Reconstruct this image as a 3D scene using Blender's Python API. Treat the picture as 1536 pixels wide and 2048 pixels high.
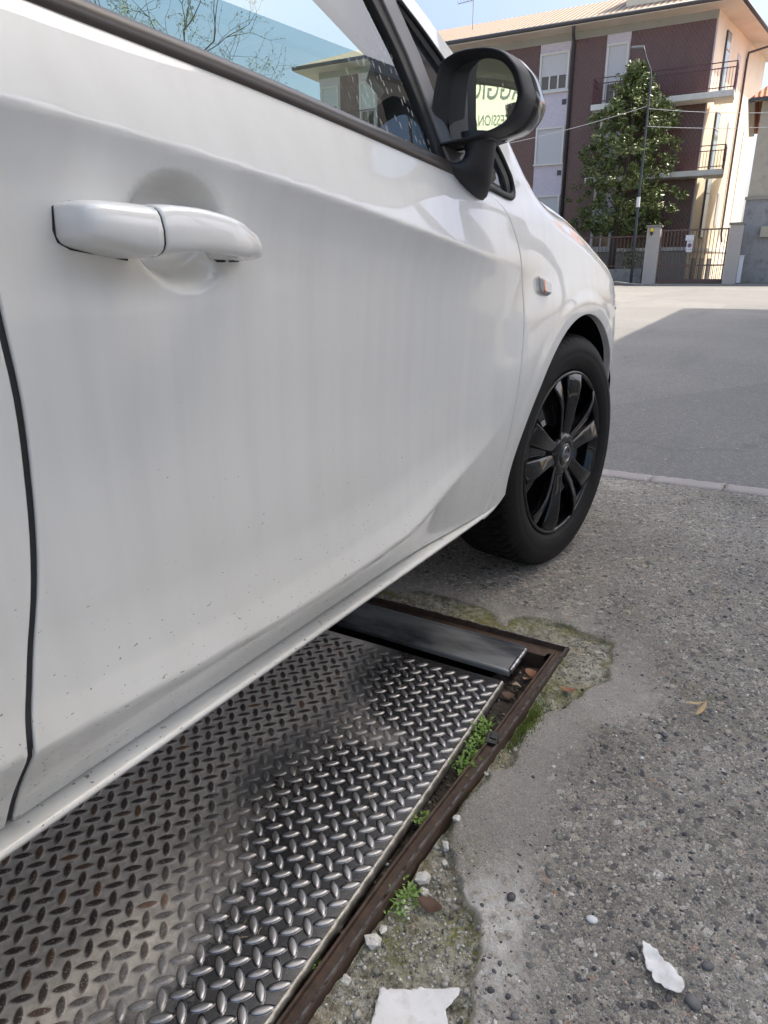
import bpy, bmesh, math, random
import numpy as np
from mathutils import Vector, Matrix, noise as mnoise
R = math.radians
scene = bpy.context.scene
for o in list(bpy.data.objects): bpy.data.objects.remove(o)
COL = scene.collection

# ------------------------------------------------------------------ camera
CAM_F, CAM_P, CAM_R, CAM_Y, CAM_H = 1341.0, R(19.885), R(-0.596), R(32.85), 0.7615
cam = bpy.data.cameras.new('camera'); camo = bpy.data.objects.new('camera', cam); COL.objects.link(camo)
cam.sensor_fit = 'VERTICAL'; cam.sensor_height = 36.0; cam.lens = CAM_F / 2048 * 36.0
cam.clip_start = 0.02; cam.clip_end = 3000
_f = Vector((-math.sin(CAM_Y) * math.cos(CAM_P), math.cos(CAM_Y) * math.cos(CAM_P), -math.sin(CAM_P)))
_r = Vector((math.cos(CAM_Y), math.sin(CAM_Y), 0)); _u = _r.cross(_f)
_R = math.cos(CAM_R) * _r + math.sin(CAM_R) * _u; _U = -math.sin(CAM_R) * _r + math.cos(CAM_R) * _u
camo.matrix_world = Matrix(((_R.x, _U.x, -_f.x, 0), (_R.y, _U.y, -_f.y, 0), (_R.z, _U.z, -_f.z, CAM_H), (0, 0, 0, 1)))
scene.camera = camo
# ------------------------------------------------------------------ light
SUN_EL, SUN_AZ = R(55.5), R(46)          # azimuth measured from +X towards +Y
world = bpy.data.worlds.new('World'); scene.world = world; world.use_nodes = True
nt = world.node_tree; nt.nodes.clear()
sky = nt.nodes.new('ShaderNodeTexSky'); sky.sky_type = 'NISHITA'; sky.sun_disc = False
sky.sun_elevation = SUN_EL; sky.sun_rotation = R(90) - SUN_AZ
sky.air_density = 1.0; sky.dust_density = 4.0; sky.ozone_density = 2.0
bg = nt.nodes.new('ShaderNodeBackground'); bg.inputs['Strength'].default_value = 0.15
wo = nt.nodes.new('ShaderNodeOutputWorld')
tcw = nt.nodes.new('ShaderNodeTexCoord'); sx_ = nt.nodes.new('ShaderNodeSeparateXYZ'); nt.links.new(tcw.outputs['Generated'], sx_.inputs[0])
rp_ = nt.nodes.new('ShaderNodeValToRGB'); nt.links.new(sx_.outputs[2], rp_.inputs[0]); cr_ = rp_.color_ramp
for p_, c_ in ((.25, (.60, .565, .575, 1)), (.55, (.83, .82, .765, 1))): e_ = cr_.elements.new(p_); e_.color = c_
cr_.elements[0].color = (.62, .57, .585, 1); cr_.elements[-1].color = (1.0, .985, .87, 1)
mx_ = nt.nodes.new('ShaderNodeMix'); mx_.data_type = 'RGBA'; mx_.blend_type = 'MULTIPLY'; mx_.inputs[0].default_value = 1.0
nt.links.new(sky.outputs[0], mx_.inputs[6]); nt.links.new(rp_.outputs[0], mx_.inputs[7])      # hazier, dimmer sky low down
nt.links.new(mx_.outputs[2], bg.inputs[0]); nt.links.new(bg.outputs[0], wo.inputs[0])
sun = bpy.data.lights.new('sun', 'SUN'); sun.energy = 2.5; sun.angle = R(0.5); sun.color = (1.0, 0.92, 0.79)
suno = bpy.data.objects.new('sun', sun); COL.objects.link(suno)
sd = Vector((math.cos(SUN_EL) * math.cos(SUN_AZ), math.cos(SUN_EL) * math.sin(SUN_AZ), math.sin(SUN_EL)))
suno.rotation_euler = sd.to_track_quat('Z', 'Y').to_euler(); suno.location = (3, -2, 12)
scene.view_settings.view_transform = 'Standard'; scene.view_settings.look = 'None'
scene.view_settings.exposure = 1.58; scene.view_settings.gamma = 1
scene.render.engine = 'CYCLES'
scene.cycles.max_bounces = 10; scene.cycles.transparent_max_bounces = 16
scene.render.resolution_x = 768; scene.render.resolution_y = 1024

# ------------------------------------------------------------------ material helper
class M:
    def __init__(s, name):
        s.m = bpy.data.materials.new(name); s.m.use_nodes = True
        s.t = s.m.node_tree; s.t.nodes.clear()
        s.out = s.t.nodes.new('ShaderNodeOutputMaterial')
        s.tc = None
    def n(s, kind, **k):
        nd = s.t.nodes.new('ShaderNode' + kind)
        for a, v in k.items():
            if a.startswith('i_'):
                key = a[2:]
                key = int(key) if key.isdigit() else key.replace('_', ' ')
                s.put(nd.inputs[key], v)
            else: setattr(nd, a, v)
        return nd
    def put(s, sock, v):
        if isinstance(v, bpy.types.NodeSocket): s.t.links.new(v, sock)
        elif isinstance(v, bpy.types.Node): s.t.links.new(v.outputs[0], sock)
        else:
            if isinstance(v, tuple) and len(v) == 3 and sock.type == 'RGBA': v = (*v, 1)
            sock.default_value = v
    def obj(s):
        if s.tc is None: s.tc = s.n('TexCoord')
        return s.tc.outputs['Object']
    def map(s, scale=(1, 1, 1), rot=(0, 0, 0), vec=None):
        return s.n('Mapping', i_Vector=vec or s.obj(), i_Scale=scale, i_Rotation=rot).outputs[0]
    def noise(s, scale, detail=4, rough=.55, vec=None, dist=0):
        return s.n('TexNoise', i_Vector=vec or s.obj(), i_Scale=scale, i_Detail=detail, i_Roughness=rough, i_Distortion=dist).outputs[0]
    def ramp(s, fac, stops, interp='LINEAR'):
        nd = s.n('ValToRGB', i_Fac=fac); cr = nd.color_ramp; cr.interpolation = interp
        while len(cr.elements) < len(stops): cr.elements.new(.5)
        for e, (p, c) in zip(cr.elements, stops):
            e.position = p
            if not isinstance(c, tuple): c = (c, c, c)
            e.color = (*c, 1)
        return nd.outputs[0]
    def mix(s, f, a, b, mode='MIX'):
        nd = s.n('Mix', data_type='RGBA', blend_type=mode)
        s.put(nd.inputs[0], f); s.put(nd.inputs[6], a); s.put(nd.inputs[7], b)
        return nd.outputs[2]
    def math(s, op, a, b=0.0, c=0.0):
        nd = s.n('Math', operation=op); s.put(nd.inputs[0], a); s.put(nd.inputs[1], b); s.put(nd.inputs[2], c)
        return nd.outputs[0]
    def attr(s, name): return s.n('Attribute', attribute_name=name).outputs['Fac']
    def attrc(s, name): return s.n('Attribute', attribute_name=name).outputs['Color']
    def bump(s, h, strength=.3, dist=.01, normal=None):
        nd = s.n('Bump', i_Height=h, i_Strength=strength, i_Distance=dist)
        if normal: s.put(nd.inputs['Normal'], normal)
        return nd.outputs[0]
    def bsdf(s, col, rough=.5, metal=0.0, normal=None, coat=0.0, coatr=.03, spec=.5, **k):
        p = s.n('BsdfPrincipled'); s.put(p.inputs['Base Color'], col); s.put(p.inputs['Roughness'], rough)
        s.put(p.inputs['Metallic'], metal); s.put(p.inputs['Coat Weight'], coat); s.put(p.inputs['Coat Roughness'], coatr)
        s.put(p.inputs['Specular IOR Level'], spec)
        for a, v in k.items(): s.put(p.inputs[a.replace('_', ' ')], v)
        if normal: s.put(p.inputs['Normal'], normal)
        s.p = p; s.t.links.new(p.outputs[0], s.out.inputs[0]); return s.m
def simple(name, col, rough=.5, metal=0.0, var=.12, scale=20, bump=0.0, bscale=200, bdist=.002, **k):
    a = M(name); f = a.noise(scale)
    c = a.mix(f, tuple(x * (1 - var) for x in col), tuple(min(1, x * (1 + var)) for x in col))
    nrm = a.bump(a.noise(bscale), bump, bdist) if bump else None
    return a.bsdf(c, rough, metal, nrm, **k)

# ------------------------------------------------------------------ object helpers
def tag(o, label=None, cat=None, group=None, kind=None):
    if label: o['label'] = label
    if cat: o['category'] = cat
    if group: o['group'] = group
    if kind: o['kind'] = kind
    return o
def empty(name, loc=(0, 0, 0), rot=(0, 0, 0)):
    o = bpy.data.objects.new(name, None); COL.objects.link(o); o.location = loc; o.rotation_euler = rot
    o.empty_display_size = .1
    return o
def link(name, me, mat=None, parent=None):
    o = bpy.data.objects.new(name, me); COL.objects.link(o)
    if mat is not None: me.materials.append(mat)
    if parent is not None: o.parent = parent
    return o
def mesh_np(name, V, F, mat=None, parent=None, smooth=True, normals=None):
    me = bpy.data.meshes.new(name)
    me.from_pydata([tuple(v) for v in V] if not isinstance(V, np.ndarray) else V.tolist(), [], F if isinstance(F, list) else F.tolist())
    me.update()
    if smooth: me.polygons.foreach_set('use_smooth', [True] * len(me.polygons))
    if normals is not None: me.normals_split_custom_set_from_vertices([tuple(n) for n in normals])
    return link(name, me, mat, parent)
class MB:
    def __init__(s): s.v = []; s.f = []
    def add(s, V, F):
        o = len(s.v); s.v += [tuple(v) for v in V]; s.f += [tuple(i + o for i in f) for f in F]; return s
    def box(s, c, d, mat=None):
        x, y, z = [a / 2 for a in d]
        V = [Vector((sx * x, sy * y, sz * z)) for sx in (-1, 1) for sy in (-1, 1) for sz in (-1, 1)]
        if mat is not None: V = [mat @ v for v in V]
        V = [v + Vector(c) for v in V]
        return s.add(V, [(0, 1, 3, 2), (4, 6, 7, 5), (0, 4, 5, 1), (2, 3, 7, 6), (0, 2, 6, 4), (1, 5, 7, 3)])
    def quad(s, a, b, c, d): return s.add([a, b, c, d], [(0, 1, 2, 3)])
    def tube(s, pts, r, n=8, cap=True):
        pts = [Vector(p) for p in pts]; rr = r if isinstance(r, (list, tuple)) else [r] * len(pts)
        V = []; prev = None
        for i, p in enumerate(pts):
            t = (pts[min(i + 1, len(pts) - 1)] - pts[max(i - 1, 0)]).normalized()
            if prev is None:
                a = Vector((0, 0, 1)) if abs(t.z) < .9 else Vector((1, 0, 0)); prev = t.cross(a).normalized()
            prev = (prev - t * prev.dot(t)).normalized(); b = t.cross(prev)
            V += [p + rr[i] * (math.cos(2 * math.pi * k / n) * prev + math.sin(2 * math.pi * k / n) * b) for k in range(n)]
        F = [(i * n + k, i * n + (k + 1) % n, (i + 1) * n + (k + 1) % n, (i + 1) * n + k) for i in range(len(pts) - 1) for k in range(n)]
        if cap: F += [tuple(range(n))[::-1], tuple((len(pts) - 1) * n + k for k in range(n))]
        return s.add(V, F)
    def loft(s, rings, close=True, cap=False):
        n = len(rings[0]); V = [p for r in rings for p in r]
        m = n if close else n - 1
        F = [(i * n + k, i * n + (k + 1) % n, (i + 1) * n + (k + 1) % n, (i + 1) * n + k) for i in range(len(rings) - 1) for k in range(m)]
        if cap: F += [tuple(range(n))[::-1], tuple((len(rings) - 1) * n + k for k in range(n))]
        return s.add(V, F)
    def build(s, name, mat=None, parent=None, smooth=False, bevel=0, bseg=2, subd=0, auto=None):
        me = bpy.data.meshes.new(name); me.from_pydata(s.v, [], s.f); me.update()
        if bevel or subd or auto:
            bm = bmesh.new(); bm.from_mesh(me)
            bmesh.ops.recalc_face_normals(bm, faces=bm.faces)
            bm.to_mesh(me); bm.free()
        if smooth: me.polygons.foreach_set('use_smooth', [True] * len(me.polygons))
        o = link(name, me, mat, parent)
        if bevel:
            b = o.modifiers.new('b', 'BEVEL'); b.width = bevel; b.segments = bseg; b.limit_method = 'ANGLE'; b.angle_limit = R(35)
        if subd:
            b = o.modifiers.new('s', 'SUBSURF'); b.levels = subd; b.render_levels = subd
        return o
def interp(pts):
    P = sorted(pts); xs = np.array([p[0] for p in P], float); ys = np.array([p[1] for p in P], float)
    m = np.gradient(ys, xs) if len(xs) > 2 else np.full(len(xs), (ys[-1] - ys[0]) / (xs[-1] - xs[0]))
    d = np.diff(ys) / np.diff(xs)
    for i in range(1, len(xs) - 1):
        m[i] = 0 if d[i - 1] * d[i] <= 0 else 2 * d[i - 1] * d[i] / (d[i - 1] + d[i])
    def f(x):
        x = np.clip(np.asarray(x, float), xs[0], xs[-1]); i = np.clip(np.searchsorted(xs, x) - 1, 0, len(xs) - 2)
        h = xs[i + 1] - xs[i]; t = (x - xs[i]) / h
        return (2 * t**3 - 3 * t**2 + 1) * ys[i] + (t**3 - 2 * t**2 + t) * h * m[i] + (-2 * t**3 + 3 * t**2) * ys[i + 1] + (t**3 - t**2) * h * m[i + 1]
    return f
def sstep(a, b, x): t = np.clip((np.asarray(x, float) - a) / (b - a), 0, 1); return t * t * (3 - 2 * t)
# ------------------------------------------------------------------ car side surface X(y, z)
WY, WZ, WRY = 1.675, 0.305, -0.862          # arch centres
CX = -1.375                                  # car centre line
crease_z = interp([(-1.6, .99), (-.6, .945), (0, .903), (.31, .8775), (.40, .871), (.53, .859), (.72, .838), (1.035, .797), (1.19, .777), (1.4, .757), (2.4, .75)])
low_z = interp([(-1.6, .46), (-.6, .41), (0, .378), (.24, .363), (.48, .347), (.63, .341), (.868, .349), (1.043, .392), (1.12, .412), (1.212, .453), (1.3, .52), (1.5, .62), (2.4, .65)])
belt_z = interp([(-1.4, 1.05), (-.6, 1.0), (0, .975), (.36, .953), (.6, .940), (1.04, .905), (1.25, .884), (1.6, .87)])
shz = interp([(-2, 1.2), (1.15, .99), (1.30, .93), (1.40, .880), (1.48, .848), (1.56, .823), (1.66, .803), (1.77, .775), (1.88, .740), (1.98, .708), (2.06, .665), (2.2, .59), (2.4, .5)])
prof = interp([(0, -.521), (.08, -.5335), (.20, -.5420), (.42, -.5440), (.65, -.5385), (.80, -.5345), (.90, -.5290), (.96, -.5215), (1, -.5135)])
fprof = interp([(.25, -.546), (.34, -.539), (.45, -.528), (.6, -.519), (.75, -.519), (.85, -.530), (.92, -.552)])
def _side(y, z):
    y, z = np.broadcast_arrays(np.asarray(y, float), np.asarray(z, float))
    zl, zc, zb = low_z(y), crease_z(y), belt_z(y)
    t = np.clip((z - zl) / (zc - zl), 0, 1)
    mid = prof(t)
    below = -.521 - (.036 - .020 * sstep(.95, 1.25, y)) * np.clip((zl - z) / np.maximum(zl - .284, .02), 0, 1.6)
    gl = lambda q: -.5565 - .39 * (q - .93) - .42 * np.clip(q - 1.12, 0, 1) ** 2 - .030 * (np.clip(y, .2, 1.05) - 1.05)
    xb = gl(zb); sa = np.clip((z - zc) / (zb - zc), 0, 1); above = -.514 + (xb + .514) * (.75 * sa + .25 * sa * sa)
    glass = gl(z)
    x = np.where(z < zl, below, np.where(z < zc, mid, np.where(z < zb, above, glass)))
    # fender blend
    w = sstep(.88, 1.34, y) * (1 - sstep(.9, 1.0, z))
    wr = sstep(-.35, -.7, y) * (1 - sstep(.95, 1.05, z))
    fx = fprof(np.minimum(z, .92)) - np.clip(z - .92, 0, 1) * .5
    x = x * (1 - w) + fx * w
    x = x * (1 - wr) + (fprof(np.minimum(z, .85)) * .8 + -.53 * .2 - np.clip(z - .85, 0, 1) * .25) * wr
    k = 8 * sstep(1.28, 1.5, y)
    x = x + .014 * sstep(1.15, 1.32, y) * sstep(.88, .97, z)
    x = x - k * np.clip(z - shz(y), 0, 1) ** 2
    # wheel arch flares
    for cy in (WY, WRY):
        r = np.hypot(y - cy, z - WZ)
        ang = np.degrees(np.arctan2(z - WZ, (y - cy) * (1 if cy > 0 else -1)))
        ang = np.where(ang < -90, ang + 360, ang); A = sstep(-20, 15, ang) * (1 - .75 * sstep(138, 188, ang))
        F = 1 - .16 * sstep(.376, .410, r) - .84 * sstep(.40, .60, r)
        x = x + (.024 if cy > 0 else .02) * A * np.clip(F, 0, 1) * (1 - sstep(.66, .80, z) * .8)
    x = x - np.clip(y - 1.92, 0, 2) ** 2 * 1.25 - np.clip(y - 2.2, 0, 2) ** 2 * 3
    x = x - np.clip(-1.15 - y, 0, 2) ** 2 * 1.1 - np.clip(z - .95, 0, 1) * np.clip(-.9 - y, 0, 2) * .25
    # handle cups
    for hy, hz in ((.476, .796), (-.42, .834)):
        q = ((y - hy) / .062) ** 2 + ((z - hz - .1 * (hy - y)) / .052) ** 2
        tt = np.clip((1.08 - q) * 1.25, 0, 1); x = x - .029 * tt * tt * (3 - 2 * tt)
    return x
def SX(y, z, soft=.0032):
    y = np.asarray(y, float); z = np.asarray(z, float)
    return sum(_side(y, z + d) for d in (-soft, -soft / 2, 0, soft / 2, soft)) / 5
def SN(y, z):
    e = .0015
    dy = (SX(y + e, z) - SX(y - e, z)) / (2 * e); dz = (SX(y, z + e) - SX(y, z - e)) / (2 * e)
    n = np.stack([np.ones_like(dy), -dy, -dz], -1); return n / np.linalg.norm(n, axis=-1, keepdims=True)
# ------------------------------------------------------------------ materials
def m_paint():
    a = M('white_paint')
    streak = a.noise(26, 3, .6, a.map((1, 1, .05)))
    blotch = a.noise(3.5, 4)
    geo = a.n('SeparateXYZ', i_Vector=a.obj())
    low = a.n('MapRange', i_Value=geo.outputs[2], i_1=.60, i_2=.33, i_3=0.0, i_4=1.0).outputs[0]
    c = a.mix(a.ramp(streak, [(.40, 0), (.70, .6)]), (.775, .78, .765), (.705, .705, .69))
    c = a.mix(a.math('MULTIPLY', low, a.ramp(blotch, [(.3, .18), (.75, .65)])), c, (.48, .46, .40))
    # mud specks, denser towards the sill
    sp = a.noise(150, 2, .5, a.map((1, 1, 2.2), (R(25), 0, 0)))
    sp2 = a.noise(420, 1, .5)
    thr = a.math('SUBTRACT', .80, a.math('MULTIPLY', low, .105))
    speck = a.math('GREATER_THAN', sp, thr)
    c = a.mix(a.math('MULTIPLY', speck, .8), c, (.10, .09, .075))
    rough = a.ramp(blotch, [(.3, .38), (.7, .5)])
    cr = a.ramp(a.math('ADD', a.math('MULTIPLY', low, .5), a.math('MULTIPLY', blotch, .3)), [(.1, .015), (.8, .07)])
    return a.bsdf(c, rough, 0, coat=1.0, coatr=cr)
PAINT = m_paint()
RUBBER = simple('black_rubber', (.018, .018, .019), .6, bump=.15)
GAPM = simple('gasket_and_shade_black', (.018, .019, .022), .6)  # door rubber, also blacks out the gaps and draws the handle's shadow line
TRIMG = simple('grey_satin_trim', (.16, .15, .145), .38, var=.08)
BELTM = simple('belt_moulding', (.075, .063, .056), .33, var=.15, bump=.05, bscale=900)
PLASTIC = simple('black_grained_plastic', (.022, .022, .025), .52, bump=.25, bscale=1500, bdist=.0004)
GLOSSBLK = simple('gloss_black', (.014, .014, .016), .22, coat=.6, coatr=.08)
INTER = simple('dark_cabin', (.02, .021, .024), .8)
INTLIGHT = simple('light_cabin_lining', (.30, .31, .33), .85)
LINER = simple('wheel_liner', (.006, .006, .006), .95, spec=.05)
WHEELBLK = simple('wheel_black', (.004, .004, .005), .5, coat=1.0, coatr=.02, var=.3, scale=30, spec=.05)
CHROME = simple('chrome', (.75, .75, .76), .15, 1.0, var=.03)
SCRAPED = simple('scraped_plastic', (.16, .16, .18), .5, var=.5, scale=120, bump=.5, bscale=300, bdist=.001)
def m_glass(name, tint, dirt=False, base=.04):
    a = M(name)
    tr = a.n('BsdfTransparent', i_Color=tint); gl = a.n('BsdfGlossy', i_Color=(1, 1, 1), i_Roughness=0.0)
    ge = a.n('NewGeometry'); dt = a.n('VectorMath', operation='DOT_PRODUCT', i_0=ge.outputs['Normal'], i_1=ge.outputs['Incoming'])
    c1 = a.math('SUBTRACT', 1.0, a.math('ABSOLUTE', dt.outputs['Value']))          # Schlick, both faces of the pane
    fac = a.math('ADD', .075, a.math('MULTIPLY', a.math('POWER', c1, 5.0), .92))
    ms = a.n('MixShader'); a.put(ms.inputs[0], fac); a.put(ms.inputs[1], tr); a.put(ms.inputs[2], gl)
    last = ms
    if dirt:
        st = a.n('TexVoronoi', feature='F1', i_Vector=a.map((115, 115, 13)), i_Scale=1.0, i_Randomness=1.0)
        dr = a.math('LESS_THAN', st.outputs[0], .24)
        geo = a.n('SeparateXYZ', i_Vector=a.obj())
        zone = a.n('MapRange', i_Value=geo.outputs[1], i_1=.78, i_2=.90, i_3=0.0, i_4=1.0).outputs[0]
        top = a.n('MapRange', i_Value=geo.outputs[2], i_1=1.08, i_2=1.03, i_3=0.0, i_4=1.0).outputs[0]
        f2 = a.math('MULTIPLY', a.math('MULTIPLY', dr, zone), a.math('MULTIPLY', top, .30))
        df = a.n('BsdfDiffuse', i_Color=(.8, .8, .78))
        m2 = a.n('MixShader'); a.put(m2.inputs[0], f2); a.put(m2.inputs[1], last); a.put(m2.inputs[2], df); last = m2
    a.t.links.new(last.outputs[0], a.out.inputs[0]); return a.m
GLASS = m_glass('side_glass', (.86, .93, .87, 1), True)
GLASSW = m_glass('windscreen_glass', (.80, .92, .85, 1))
GLASSD = simple('dark_glass', (.02, .021, .025), .03, spec=.8)
def m_mirror():
    a = M('mirror_glass'); return a.bsdf((.88, .9, .88), .0, 1.0)
MIRROR = m_mirror()
# ------------------------------------------------------------------ the white car
CAR = tag(empty('parked_car', (CX, .42, 0)), 'white five door hatchback with black wheels parked over the diamond steel plate', 'car')
def put_car(o):            # parts are modelled in world space, then hung on the car
    o.parent = CAR; o.matrix_parent_inverse = Matrix.Translation(CAR.location).inverted(); return o
def under(o, p):           # p stands at the world origin in its own frame, so the child needs no offset
    o.parent = p; return o
def clipgrid(poly, step):
    bm = bmesh.new(); vs = [bm.verts.new((0, y, z)) for y, z in poly]; bm.faces.new(vs)
    ys = [p[0] for p in poly]; zs = [p[1] for p in poly]
    for ax, lo, hi in ((1, min(ys), max(ys)), (2, min(zs), max(zs))):
        k = math.floor(lo / step) + 1
        while k * step < hi - 1e-5:
            n = [0, 0, 0]; n[ax] = 1; co = [0, 0, 0]; co[ax] = k * step
            bmesh.ops.bisect_plane(bm, geom=bm.verts[:] + bm.edges[:] + bm.faces[:], dist=1e-6, plane_co=co, plane_no=n); k += 1
    bmesh.ops.remove_doubles(bm, verts=bm.verts, dist=2e-5)
    bm.verts.ensure_lookup_table(); bm.verts.index_update()
    V = np.array([(v.co.y, v.co.z) for v in bm.verts]); F = [[v.index for v in f.verts] for f in bm.faces]
    nxt = {}
    for f in bm.faces:
        L = f.loops
        for l in L:
            if l.edge.is_boundary: nxt.setdefault(l.vert.index, []).append(l.link_loop_next.vert.index)
    bm.free()
    return V, F, nxt
def smoothpoly(pts, closed=True, n=2, sharp=()):
    return pts
def panel(name, poly, mat, off=0.0, step=.008, thick=.016, fil=.0022, fn=None, nfn=None, side=1, parent=None):
    area = sum(poly[i][0] * poly[(i + 1) % len(poly)][1] - poly[(i + 1) % len(poly)][0] * poly[i][1] for i in range(len(poly)))
    if area < 0: poly = poly[::-1]
    V, F, nxt = clipgrid(poly, step)
    fx = fn or SX; fnn = nfn or SN
    N = fnn(V[:, 0], V[:, 1]); X = fx(V[:, 0], V[:, 1]) + off
    P = np.stack([X, V[:, 0], V[:, 1]], -1)
    # orientation: face normals towards +x
    f0 = F[0]; a, b, c = P[f0[0]], P[f0[1]], P[f0[2]]
    if np.cross(b - a, c - a)[0] < 0: F = [f[::-1] for f in F]; nxt2 = {}; [nxt2.setdefault(w, []).append(v) for v, ws in nxt.items() for w in ws]; nxt = nxt2
    Vs = P.tolist(); Ns = N.tolist(); Fs = list(F)
    # fillet and return edge along every boundary edge
    outd = {}
    for v, ws in nxt.items():
        for w in ws:
            d = V[w] - V[v]; l = np.linalg.norm(d)
            if l < 1e-9: continue
            o = np.array([d[1], -d[0]]) / l
            outd.setdefault(v, np.zeros(2)); outd.setdefault(w, np.zeros(2)); outd[v] = outd[v] + o; outd[w] = outd[w] + o
    ring = {}
    for v, o in outd.items():
        l = np.linalg.norm(o); o = o / l if l > 1e-6 else o
        n = N[v]; o3 = np.array([0, o[0], o[1]]); o3 = o3 - n * o3.dot(n); o3 /= max(np.linalg.norm(o3), 1e-6)
        ids = [v]
        for th in (30, 60, 90):
            t = R(th); p = P[v] + o3 * fil * math.sin(t) - n * fil * (1 - math.cos(t)); nn = n * math.cos(t) + o3 * math.sin(t)
            ids.append(len(Vs)); Vs.append(p.tolist()); Ns.append(nn.tolist())
        ids.append(len(Vs)); Vs.append((P[v] + o3 * fil - n * (fil + thick)).tolist()); Ns.append(o3.tolist())
        ring[v] = ids
    for v, ws in nxt.items():
        for w in ws:
            a, b = ring[v], ring[w]
            for k in range(4): Fs.append([b[k], a[k], a[k + 1], b[k + 1]])
    Vs = np.array(Vs); Ns = np.array(Ns)
    if side < 0:
        Vs[:, 0] = 2 * CX - Vs[:, 0]; Ns[:, 0] *= -1; Fs = [f[::-1] for f in Fs]
    o = mesh_np(name, Vs, Fs, mat, None, True, Ns)
    return under(o, parent) if parent else put_car(o)
def GX(y, z): y, z = np.broadcast_arrays(np.asarray(y, float), np.asarray(z, float)); return -.568 - .39 * (z - .93) - .42 * np.clip(z - 1.12, 0, 1) ** 2 - .030 * (np.clip(y, .2, 2) - 1.05)
def GN(y, z):
    dz = -.39 - .84 * np.clip(z - 1.12, 0, 1) + 0 * y; dy = -.030 + 0 * dz; n = np.stack([np.ones_like(dz), -dy, -dz], -1); return n / np.linalg.norm(n, axis=-1, keepdims=True)
def arc(cy, cz, r, a0, a1, n=40): return [(cy + r * math.cos(R(a0 + (a1 - a0) * i / n)), cz + r * math.sin(R(a0 + (a1 - a0) * i / n))) for i in range(n + 1)]
def sub(pts, n=6):
    """Catmull-Rom resampling of an open polyline"""
    P = [np.array(p, float) for p in pts]; P = [2 * P[0] - P[1]] + P + [2 * P[-1] - P[-2]]; out = []
    for i in range(1, len(P) - 2):
        for k in range(n):
            t = k / n; a, b, c, d = P[i - 1:i + 3]
            out.append(tuple(.5 * ((2 * b) + (c - a) * t + (2 * a - 5 * b + 4 * c - d) * t * t + (3 * b - a - 3 * c + d) * t**3)))
    return out + [tuple(P[-2])]
G = .0030     # half gap minus fillet
rearline = sub([(.219, .283), (.224, .324), (.236, .367), (.244, .393), (.257, .430), (.276, .493), (.287, .550), (.293, .610), (.2945, .666), (.291, .724), (.287, .80), (.283, .88), (.277, .957)], 3)
frontline = sub([(1.216, .283), (1.237, .305), (1.262, .345), (1.277, .427), (1.291, .549), (1.309, .645), (1.312, .702), (1.300, .776), (1.275, .825), (1.246, .857), (1.205, .876), (1.169, .886)], 4)
ARC_R = .352
def belt_line(y0, y1, n, dz=0.0): return [(y0 + (y1 - y0) * i / n, float(belt_z(y0 + (y1 - y0) * i / n)) + dz) for i in range(n + 1)]
def shift(pts, dy, dz=0.0): return [(a + dy, b + dz) for a, b in pts]
door_front = shift(rearline[::-1], .0058) + [(y, .2845) for y in np.linspace(.30, 1.14, 12)] + shift(frontline, -.0032) + belt_line(1.15, .30, 20, .001)
rear_edge = sub([(-.47, .2845), (-.455, .35), (-.50, .47), (-.60, .62), (-.69, .75), (-.73, .88), (-.725, 1.008)], 4)
door_rear = shift(rearline[::-1], -.0050) + [(y, .2845) for y in np.linspace(.15, -.40, 8)] + rear_edge + belt_line(-.70, .25, 20, .001)
pillar_out = sub([(1.455, .928), (1.40, .953), (1.34, .990), (1.278, 1.032), (1.218, 1.090), (1.148, 1.145), (1.065, 1.190), (.95, 1.265), (.80, 1.328), (.62, 1.385), (.3, 1.425), (-.1, 1.435), (-.5, 1.42), (-.9, 1.38), (-1.25, 1.31), (-1.38, 1.20), (-1.50, 1.0), (-1.555, .8), (-1.57, .55), (-1.54, .30)], 3)
win_top = sub([(1.060, 1.150), (.94, 1.215), (.80, 1.285), (.6, 1.338), (.3, 1.375), (-.1, 1.382), (-.5, 1.365), (-.72, 1.32), (-.86, 1.20), (-.90, 1.10), (-.84, 1.035), (-.74, 1.012)], 3)
qout = sub([(1.175, .889), (1.23, .885), (1.282, .882), (1.300, .890), (1.292, .914), (1.262, .963), (1.213, 1.038), (1.174, 1.076), (1.12, 1.115), (1.060, 1.150)], 4)
hood_gap = sub([(1.455, .926), (1.48, .915), (1.56, .893), (1.66, .870), (1.77, .845), (1.88, .807), (1.98, .767), (2.02, .738)], 4)
head_low = sub([(2.02, .738), (2.03, .70), (2.0, .668), (1.96, .648)], 4)
body_side = (shift(frontline[::-1], .0032)[0:] + [(1.225, .266), (1.27, .272), (1.30, .283)] + arc(WY, WZ, ARC_R, 182, 57, 60)
             + [(1.90, .622), (1.96, .648)] + head_low[::-1][1:] + hood_gap[::-1][1:] + pillar_out[1:]
             + [(-1.50, .27), (-1.3, .25)] + arc(WRY, WZ, ARC_R, -6, 186, 50) + [(-.48, .27), (-.472, .2845)]
             + shift(rear_edge, -.006)[1:] + win_top[::-1] + qout[::-1][1:])
def dedupe(p):
    o = [p[0]]
    for q in p[1:]:
        if math.hypot(q[0] - o[-1][0], q[1] - o[-1][1]) > 1.2e-3: o.append(q)
    if math.hypot(o[0][0] - o[-1][0], o[0][1] - o[-1][1]) < 1.2e-3: o.pop()
    return o
bumper = [(1.972, .49)] and arc(WY, WZ, ARC_R, 56.3, -8, 30) + [(2.02, .23), (2.2, .215), (2.36, .22), (2.40, .35), (2.40, .55), (2.36, .66), (2.2, .655), (2.06, .66), (1.962, .645), (1.902, .6195)]
def sheet_off(y0, y1, z0, z1): return [(y0, z0), (y1, z0), (y1, z1), (y0, z1)]
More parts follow.
